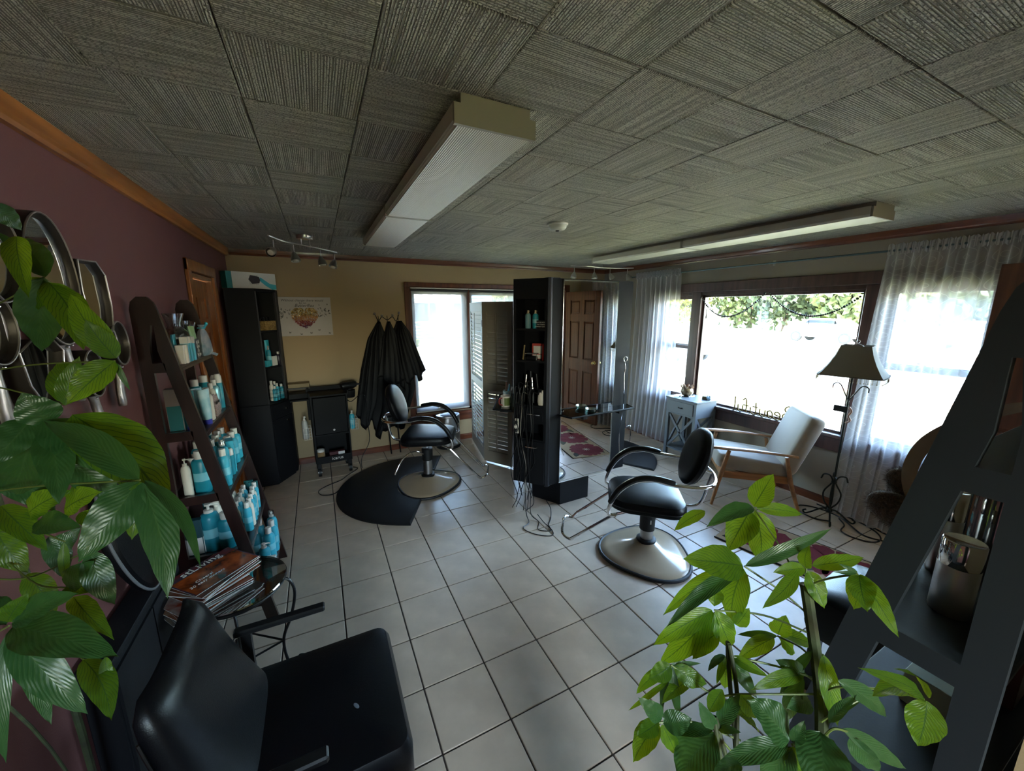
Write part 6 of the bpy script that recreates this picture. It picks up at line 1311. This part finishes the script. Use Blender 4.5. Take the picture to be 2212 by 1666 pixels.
wall_mirror(1.445, 1.875, E_(.115, .125), .16, 'round hand mirror at the left edge, partly behind leaves', ang=.1)
wall_mirror(1.395, 1.69, E_(.075, .090), .17, 'small round hand mirror lowest at the left edge', ang=.05)
wall_mirror(1.545, 1.555, [(-.095, .07), (-.03, .10), (.06, .095), (.10, .06), (.07, -.04), (.02, -.11), (-.03, -.10), (-.08, -.02)], .18, 'shield-shaped hand mirror reflecting the bright window', ang=.10)
wall_mirror(1.80, 1.52, E_(.062, .08), .16, 'small oval hand mirror below the eight-sided one', ang=.22)

# ================================================================ MONEY TREES
def leaf_mat(name, c1, c2, tr):
    m = bpy.data.materials.new(name); m.use_nodes = True; g = NT(m); b = g.b; t = m.node_tree
    tc = g.n('ShaderNodeTexCoord'); sp = g.n('ShaderNodeSeparateXYZ'); g.l(tc.outputs['UV'], sp.inputs[0])
    def M(op, a, b_=None, c=None):
        x = g.n('ShaderNodeMath'); x.operation = op
        for i, q in enumerate((a, b_, c)):
            if q is None: continue
            if isinstance(q, (int, float)): x.inputs[i].default_value = q
            else: g.l(q, x.inputs[i])
        return x.outputs[0]
    au = M('ABSOLUTE', M('SUBTRACT', sp.outputs[0], .5)); nz = g.n('ShaderNodeTexNoise'); nz.inputs['Scale'].default_value = 3; g.l(tc.outputs['UV'], nz.inputs[0])
    ph = M('SUBTRACT', M('MULTIPLY', sp.outputs[1], 13.0), M('MULTIPLY', au, 9.0)); ph = M('ADD', ph, M('MULTIPLY', nz.outputs[0], 1.6))
    side = M('ABSOLUTE', M('SUBTRACT', M('FRACT', ph), .5)); vein = M('GREATER_THAN', side, .43); mid = M('LESS_THAN', au, .022); vv = M('MAXIMUM', vein, mid); soft = M('MULTIPLY', vv, .45)
    cr = g.n('ShaderNodeMixRGB'); cr.inputs[1].default_value = (*S(c1), 1); cr.inputs[2].default_value = (*S('#4c6b38'), 1); g.l(M('MULTIPLY', vv, .4), cr.inputs[0])
    g.l(cr.outputs[0], b.inputs['Base Color']); b.inputs['Roughness'].default_value = .36
    bp = g.n('ShaderNodeBump'); bp.inputs['Strength'].default_value = .3; bp.inputs['Distance'].default_value = .002; g.l(M('SUBTRACT', M('MULTIPLY', side, -1.0), M('MULTIPLY', mid, .6)), bp.inputs['Height']); g.l(bp.outputs[0], b.inputs['Normal'])
    tl = g.n('ShaderNodeBsdfTranslucent'); tc2 = g.n('ShaderNodeMixRGB'); tc2.inputs[1].default_value = (*S(c2), 1); tc2.inputs[2].default_value = (*S('#2f5a08'), 1); g.l(M('MULTIPLY', vv, .75), tc2.inputs[0]); g.l(tc2.outputs[0], tl.inputs[0])
    mx = g.n('ShaderNodeMixShader'); mx.inputs[0].default_value = tr; out = t.nodes['Material Output']; g.l(b.outputs[0], mx.inputs[1]); g.l(tl.outputs[0], mx.inputs[2]); g.l(mx.outputs[0], out.inputs[0]); return m
LM = [leaf_mat('shaded_leaf', '#254a26', '#7da024', .2), leaf_mat('backlit_leaf', '#41691c', '#b2cf22', .55)]  # backlight put into the colour: backlit leaves brighter and more translucent than shaded ones
EYE = Vector((0, 0, HF))
def leaf_mesh(bx, by, bz, tx, ty, tz, w_, seed):
    rnd = random.Random(seed); p, q = Vector((bx, by, bz)), Vector((tx, ty, tz)); d = q-p; l = d.length; d.normalize()
    nrm = (EYE-(p+q)/2).normalized(); nrm = (nrm+Vector((rnd.uniform(-.35, .35), rnd.uniform(-.35, .35), rnd.uniform(.1, .55)))).normalized(); sd_ = d.cross(nrm).normalized(); nrm = sd_.cross(d).normalized()
    fold = rnd.uniform(.05, .28); arch = rnd.uniform(.03, .09)*l; bend = rnd.uniform(-.05, .05)*l; ph = rnd.uniform(0, 6)
    def fn(u, v):
        s_ = 2*u-1; wid = w_*.52*(sin(pi*v**.78)**.80)*(1-.25*v) if 0 < v < 1 else 0; wid = max(wid*1.12, .0006)
        if v > .93: wid *= (1-v)/.07*.6+.25 if v < 1 else .05
        return p+d*(l*v)+sd_*(s_*wid+bend*sin(pi*v))+nrm*(arch*sin(pi*v)+fold*abs(s_)*wid+.035*w_*sin(v*26+ph+abs(s_)*3)*abs(s_)-.03*l*v*v)
    return MB().grid(fn, 6, 20, uv=True)
def money_tree(label, loc, stems, pets, leaves, pot_r, pot_h, z_pot, mpot):
    t = thing('money_tree', label, 'plant', loc); o3 = Vector(loc)
    mm = lambda P_: [Vector(p)/1000-o3 for p in P_]
    for q_, s_ in enumerate(stems): obj('stem', MB().tube(spline(mm(s_), 5), (.0085 if q_ == 0 else .0032), 8), M_stem, t)
    for p_ in pets: obj('leaf_stalk', MB().tube(spline(mm(p_), 6), .0016, 6), M_stalk, t)
    for k, (a, b, c, d, e, f, w_, tn) in enumerate(leaves):
        mb = leaf_mesh(a/1000, b/1000, c/1000, d/1000, e/1000, f/1000, w_/1000, k*7+len(leaves)); mb.v = [tuple(Vector(p)-o3) for p in mb.v]
        obj('leaf', mb, LM[tn], t, smooth='all', fix=False)
    obj('pot', MB().lathe([(pot_r*.72, 0), (pot_r*.78, .01), (pot_r, pot_h), (pot_r*.93, pot_h), (pot_r*.9, pot_h-.03), (.001, pot_h-.03)], n=32), mpot, t, loc=(0, 0, z_pot))
    s = obj('soil', MB().lathe([(.001, pot_h-.028), (pot_r*.9, pot_h-.028), (pot_r*.9, pot_h-.035), (.001, pot_h-.035)], n=24), mat('potting_soil', '#1d1510', .95, bump=.8, bscale=80), t, loc=(0, 0, z_pot)); s['kind'] = 'stuff'
    return t
M_stem = mat('grey_green_stem', '#3f4a2a', .7, bump=.3, bscale=60, col2='#2b2a1c', vscale=20); M_stalk = mat('green_leaf_stalk', '#56652c', .5)
LEFT_LEAVES = [
    (-463,1090,1795,-516,1146,1647,65,0),(-465,1092,1800,-537,1146,1885,23,0),(-462,1090,1797,-534,1201,1885,49,0),(-469,1093,1795,-500,1109,1729,45,1),(-452,1082,1784,-400,1053,1675,38,1),(-457,1085,1786,-383,969,1665,52,1),(-547,1163,1935,-522,1191,1893,38,0),(-504,1127,1872,-446,989,1757,36,1),
    (-336,946,1642,-401,921,1574,49,1),(-334,947,1649,-391,984,1764,42,1),(-334,945,1638,-323,945,1585,9,0),(-334,947,1647,-356,928,1718,37,1),
    (-432,1006,1538,-297,940,1341,99,1),(-442,1016,1559,-466,1096,1635,53,1),(-471,1022,1524,-489,1002,1586,58,0),(-442,1015,1556,-413,1026,1646,33,1),
    (-299,838,1444,-366,777,1348,59,0),(-293,835,1442,-261,756,1261,51,0),(-289,834,1445,-195,694,1339,21,0),(-297,838,1447,-472,1000,1536,46,0),(-296,837,1442,-311,808,1353,40,1),
    (-488,1021,1529,-584,1090,1362,84,0),(-477,1015,1529,-393,983,1420,68,0),(-490,1022,1530,-588,1099,1488,33,1),(-472,1009,1511,-431,907,1401,49,0),(-494,1024,1533,-529,957,1468,52,0),
    (-498,866,1221,-401,833,1266,43,0),(-498,865,1214,-324,725,1208,59,0),(-502,866,1210,-412,808,1049,48,0),(-505,866,1207,-517,809,1006,23,0),(-489,853,1184,-452,803,1057,28,0),(-508,870,1218,-584,951,1234,39,0),(-506,870,1222,-471,861,1269,34,1),
    (-467,958,1190,-371,836,1163,34,1),(-460,928,1071,-392,821,1013,43,1),(-422,910,1076,-413,892,1020,18,1),(-478,967,1209,-419,934,1205,36,1),(-430,958,1275,-402,932,1167,43,0),(-478,967,1209,-420,936,1266,45,0),(-474,984,1292,-481,979,1206,15,1),
    (-609,1109,1342,-516,1020,1268,43,1),(-622,1105,1299,-578,1073,1202,53,1),(-538,1051,1242,-482,1060,1285,40,0),(-538,1067,1317,-446,979,1323,45,0),(-492,1048,1336,-416,1000,1379,57,1),(-560,1080,1327,-476,1042,1376,52,1),(-602,1124,1428,-521,1081,1322,57,0),(-459,1031,1331,-407,967,1296,38,1),(-571,1059,1207,-528,1019,1123,42,1),(-527,1053,1280,-510,1034,1192,38,0),(-475,1060,1428,-418,1064,1331,57,0),
]
RIGHT_LEAVES = [
    (702,388,1371,723,374,1438,40,1),(707,385,1368,796,348,1351,23,1),(701,389,1370,585,397,1358,30,0),(620,428,1362,561,445,1329,23,1),(696,390,1363,615,373,1313,50,1),(703,386,1363,746,387,1242,50,1),
    (599,336,1314,501,374,1335,53,1),(589,341,1311,495,401,1208,26,1),(596,337,1308,463,367,1226,23,0),(600,335,1308,611,347,1182,43,1),(603,334,1314,719,272,1385,21,0),(555,350,1278,543,341,1254,26,1),
    (573,363,1218,476,399,1156,32,1),(574,361,1215,505,408,1092,40,1),(572,363,1217,565,379,1112,37,1),(578,359,1217,602,337,1148,37,1),(608,339,1193,611,323,1238,23,1),(579,351,1179,537,365,1131,31,1),
    (662,299,1184,663,292,1227,32,1),(666,297,1185,736,271,1154,26,1),(660,299,1182,625,345,1161,12,0),(655,301,1179,592,321,1146,26,1),(663,297,1179,688,281,1150,32,1),
    (672,279,1323,655,273,1372,19,1),(670,280,1323,623,301,1318,21,1),(658,284,1316,563,279,1292,21,1),(681,275,1327,766,242,1337,24,1),(673,277,1319,676,247,1271,30,1),
    (698,224,1340,703,223,1277,28,1),(699,223,1340,662,195,1313,32,1),(701,223,1340,686,165,1285,24,1),(697,225,1343,679,242,1353,7,0),(696,226,1343,663,241,1346,6,0),
    (448,339,1187,415,351,1165,26,1),(447,339,1186,411,370,1118,17,1),(449,338,1186,447,314,1111,14,0),(448,338,1184,446,345,1083,10,0),(451,336,1186,494,306,1161,26,1),(444,336,1164,404,379,1079,8,1),(448,339,1188,496,321,1185,7,0),(472,321,1164,410,319,1158,19,1),
    (542,314,1185,508,317,1168,11,0),(546,311,1183,556,314,1109,21,1),(550,309,1183,564,268,1137,22,0),(553,308,1183,573,263,1180,16,1),(543,313,1183,522,309,1143,10,1),
    (402,315,1131,353,314,1090,32,1),(406,312,1128,424,297,1078,22,1),(401,315,1132,366,323,1118,22,1),(407,314,1139,368,325,1183,24,0),(407,312,1132,440,290,1145,29,0),
    (460,266,1144,436,279,1189,19,0),(462,265,1145,522,269,1167,21,0),(456,267,1142,420,318,1101,17,0),(459,265,1137,408,281,1060,56,0),(463,264,1143,475,240,1159,11,0),
    (522,204,1160,492,246,1198,48,0),(521,204,1155,442,247,1115,25,0),(524,201,1151,507,217,1072,34,0),(526,201,1158,535,196,1195,16,0),(561,187,1171,500,156,1133,55,0),(526,200,1153,530,191,1100,29,1),(461,228,1129,409,233,1142,19,0),
    (634,242,1174,608,272,1184,25,0),(648,243,1209,619,266,1116,14,0),(632,243,1173,544,268,1164,20,1),(631,243,1170,636,258,1065,26,0),(638,231,1132,586,238,1140,26,0),(635,242,1175,610,279,1137,16,1),
    (618,219,1239,620,187,1143,24,1),(667,181,1178,613,215,1100,6,0),(482,276,1189,469,284,1146,20,1),(497,261,1156,546,251,1105,23,1),(505,263,1182,556,253,1123,27,1),
    (663,127,1237,540,154,1318,18,1),(661,128,1235,556,144,1282,27,1),(667,124,1233,650,119,1175,37,1),(669,124,1237,587,139,1311,12,1),
    (589,174,1175,677,126,1109,21,0),(597,168,1165,627,140,1118,26,0),(590,188,1239,660,151,1179,24,0),(573,184,1185,601,171,1229,13,0),(576,177,1160,524,177,1139,25,0),
]
LEFT_PET = [
     [(-686, 1252, 1714), (-566, 1165, 1747), (-463, 1090, 1796)] ,
     [(-680, 1200, 1595), (-513, 1089, 1627), (-336, 946, 1642)] ,
     [(-680, 1198, 1585), (-573, 1121, 1582), (-442, 1015, 1556)] ,
     [(-682, 1117, 1369), (-513, 1006, 1407), (-296, 837, 1446)] ,
     [(-673, 1147, 1472), (-486, 1020, 1530)] ,
     [(-647, 985, 1111), (-504, 868, 1216)] ,
     [(-716, 1148, 1281), (-563, 1074, 1292), (-485, 1010, 1283)] ,
     [(-717, 1147, 1271), (-619, 1090, 1239), (-535, 1007, 1207), (-472, 964, 1207)] ,
     [(-714, 1131, 1207), (-573, 1048, 1204), (-448, 977, 1267)] ,
     [(-695, 1084, 1139), (-556, 1004, 1147), (-460, 928, 1071)] ,
]
RIGHT_PET = [
     [(668, 271, 1277), (702, 330, 1314), (702, 388, 1369)] ,
     [(670, 264, 1248), (644, 294, 1278), (602, 335, 1313)] ,
     [(659, 253, 1227), (633, 311, 1225), (576, 361, 1218)] ,
     [(652, 236, 1186), (664, 265, 1188), (661, 299, 1182)] ,
     [(669, 274, 1292), (672, 279, 1323)] ,
     [(670, 274, 1294), (680, 251, 1321), (698, 224, 1341)] ,
     [(631, 218, 1163), (523, 272, 1163), (494, 296, 1153), (448, 339, 1188)] ,
     [(643, 226, 1174), (607, 268, 1176), (546, 311, 1185)] ,
     [(508, 256, 1105), (449, 291, 1132), (402, 315, 1131)] ,
     [(485, 244, 1101), (467, 259, 1127), (460, 266, 1144)] ,
     [(569, 187, 1136), (525, 201, 1155)] ,
     [(652, 230, 1157), (635, 242, 1173)] ,
     [(623, 219, 1199), (618, 219, 1239)] ,
     [(609, 211, 1182), (614, 192, 1212), (649, 155, 1227), (665, 126, 1235)] ,
     [(571, 188, 1149), (577, 180, 1175), (594, 171, 1172)] ,
     [(584, 196, 1164), (630, 195, 1159), (667, 181, 1178)] ,
]
STEMS = [
     [(669, 275, 1298), (666, 259, 1245), (652, 237, 1193), (620, 212, 1159), (583, 189, 1125), (552, 167, 1062)] ,
     [(472, 224, 1036), (482, 245, 1101), (506, 263, 1132), (536, 287, 1157), (546, 311, 1185)] ,
     [(469, 214, 1036), (470, 251, 1101), (460, 266, 1144)] ,
]
LST = [[(-700, 1330, 30), (-690, 1310, 700), (-700, 1270, 1300), (-715, 1260, 1750)], [(-690, 1335, 30), (-660, 1150, 700), (-665, 1000, 1150), (-690, 1060, 1400)]]
def anchor(pets, trunks):
    return pets
money_tree('large money tree with drooping hand-shaped leaves in the left foreground', (-.69, 1.30, 0), LST, LEFT_PET, LEFT_LEAVES, .045, .25, 0, mat('dark_glazed_pot', '#1c2226', .3))
RST = [[(520, 170, 560), (535, 170, 800)]+[tuple(p) for p in STEMS[0][::-1]], [(505, 175, 560), (490, 190, 800)]+[tuple(p) for p in STEMS[1][::-1]], [(510, 160, 560), (480, 175, 800)]+[tuple(p) for p in STEMS[2][::-1]]]
money_tree('bright green money tree in the right foreground in front of the black ladder', (.515, .17, 0), RST, RIGHT_PET, RIGHT_LEAVES, .13, .24, .335, mat('cream_pot', '#a59a86', .5))
ps_ = thing('plant_stand', 'black iron plant stand carrying the right money tree', 'plant stand', (.515, .17, 0))
obj('top_plate', MB().lathe([(.001, .322), (.13, .322), (.13, .333), (.001, .333)], n=28), M_blackm, ps_)
for k in range(3): obj('leg', MB().tube([(.10*cos(k*2.1), .10*sin(k*2.1), .322), (.13*cos(k*2.1), .13*sin(k*2.1), 0)], .008, 8), M_blackm, ps_)
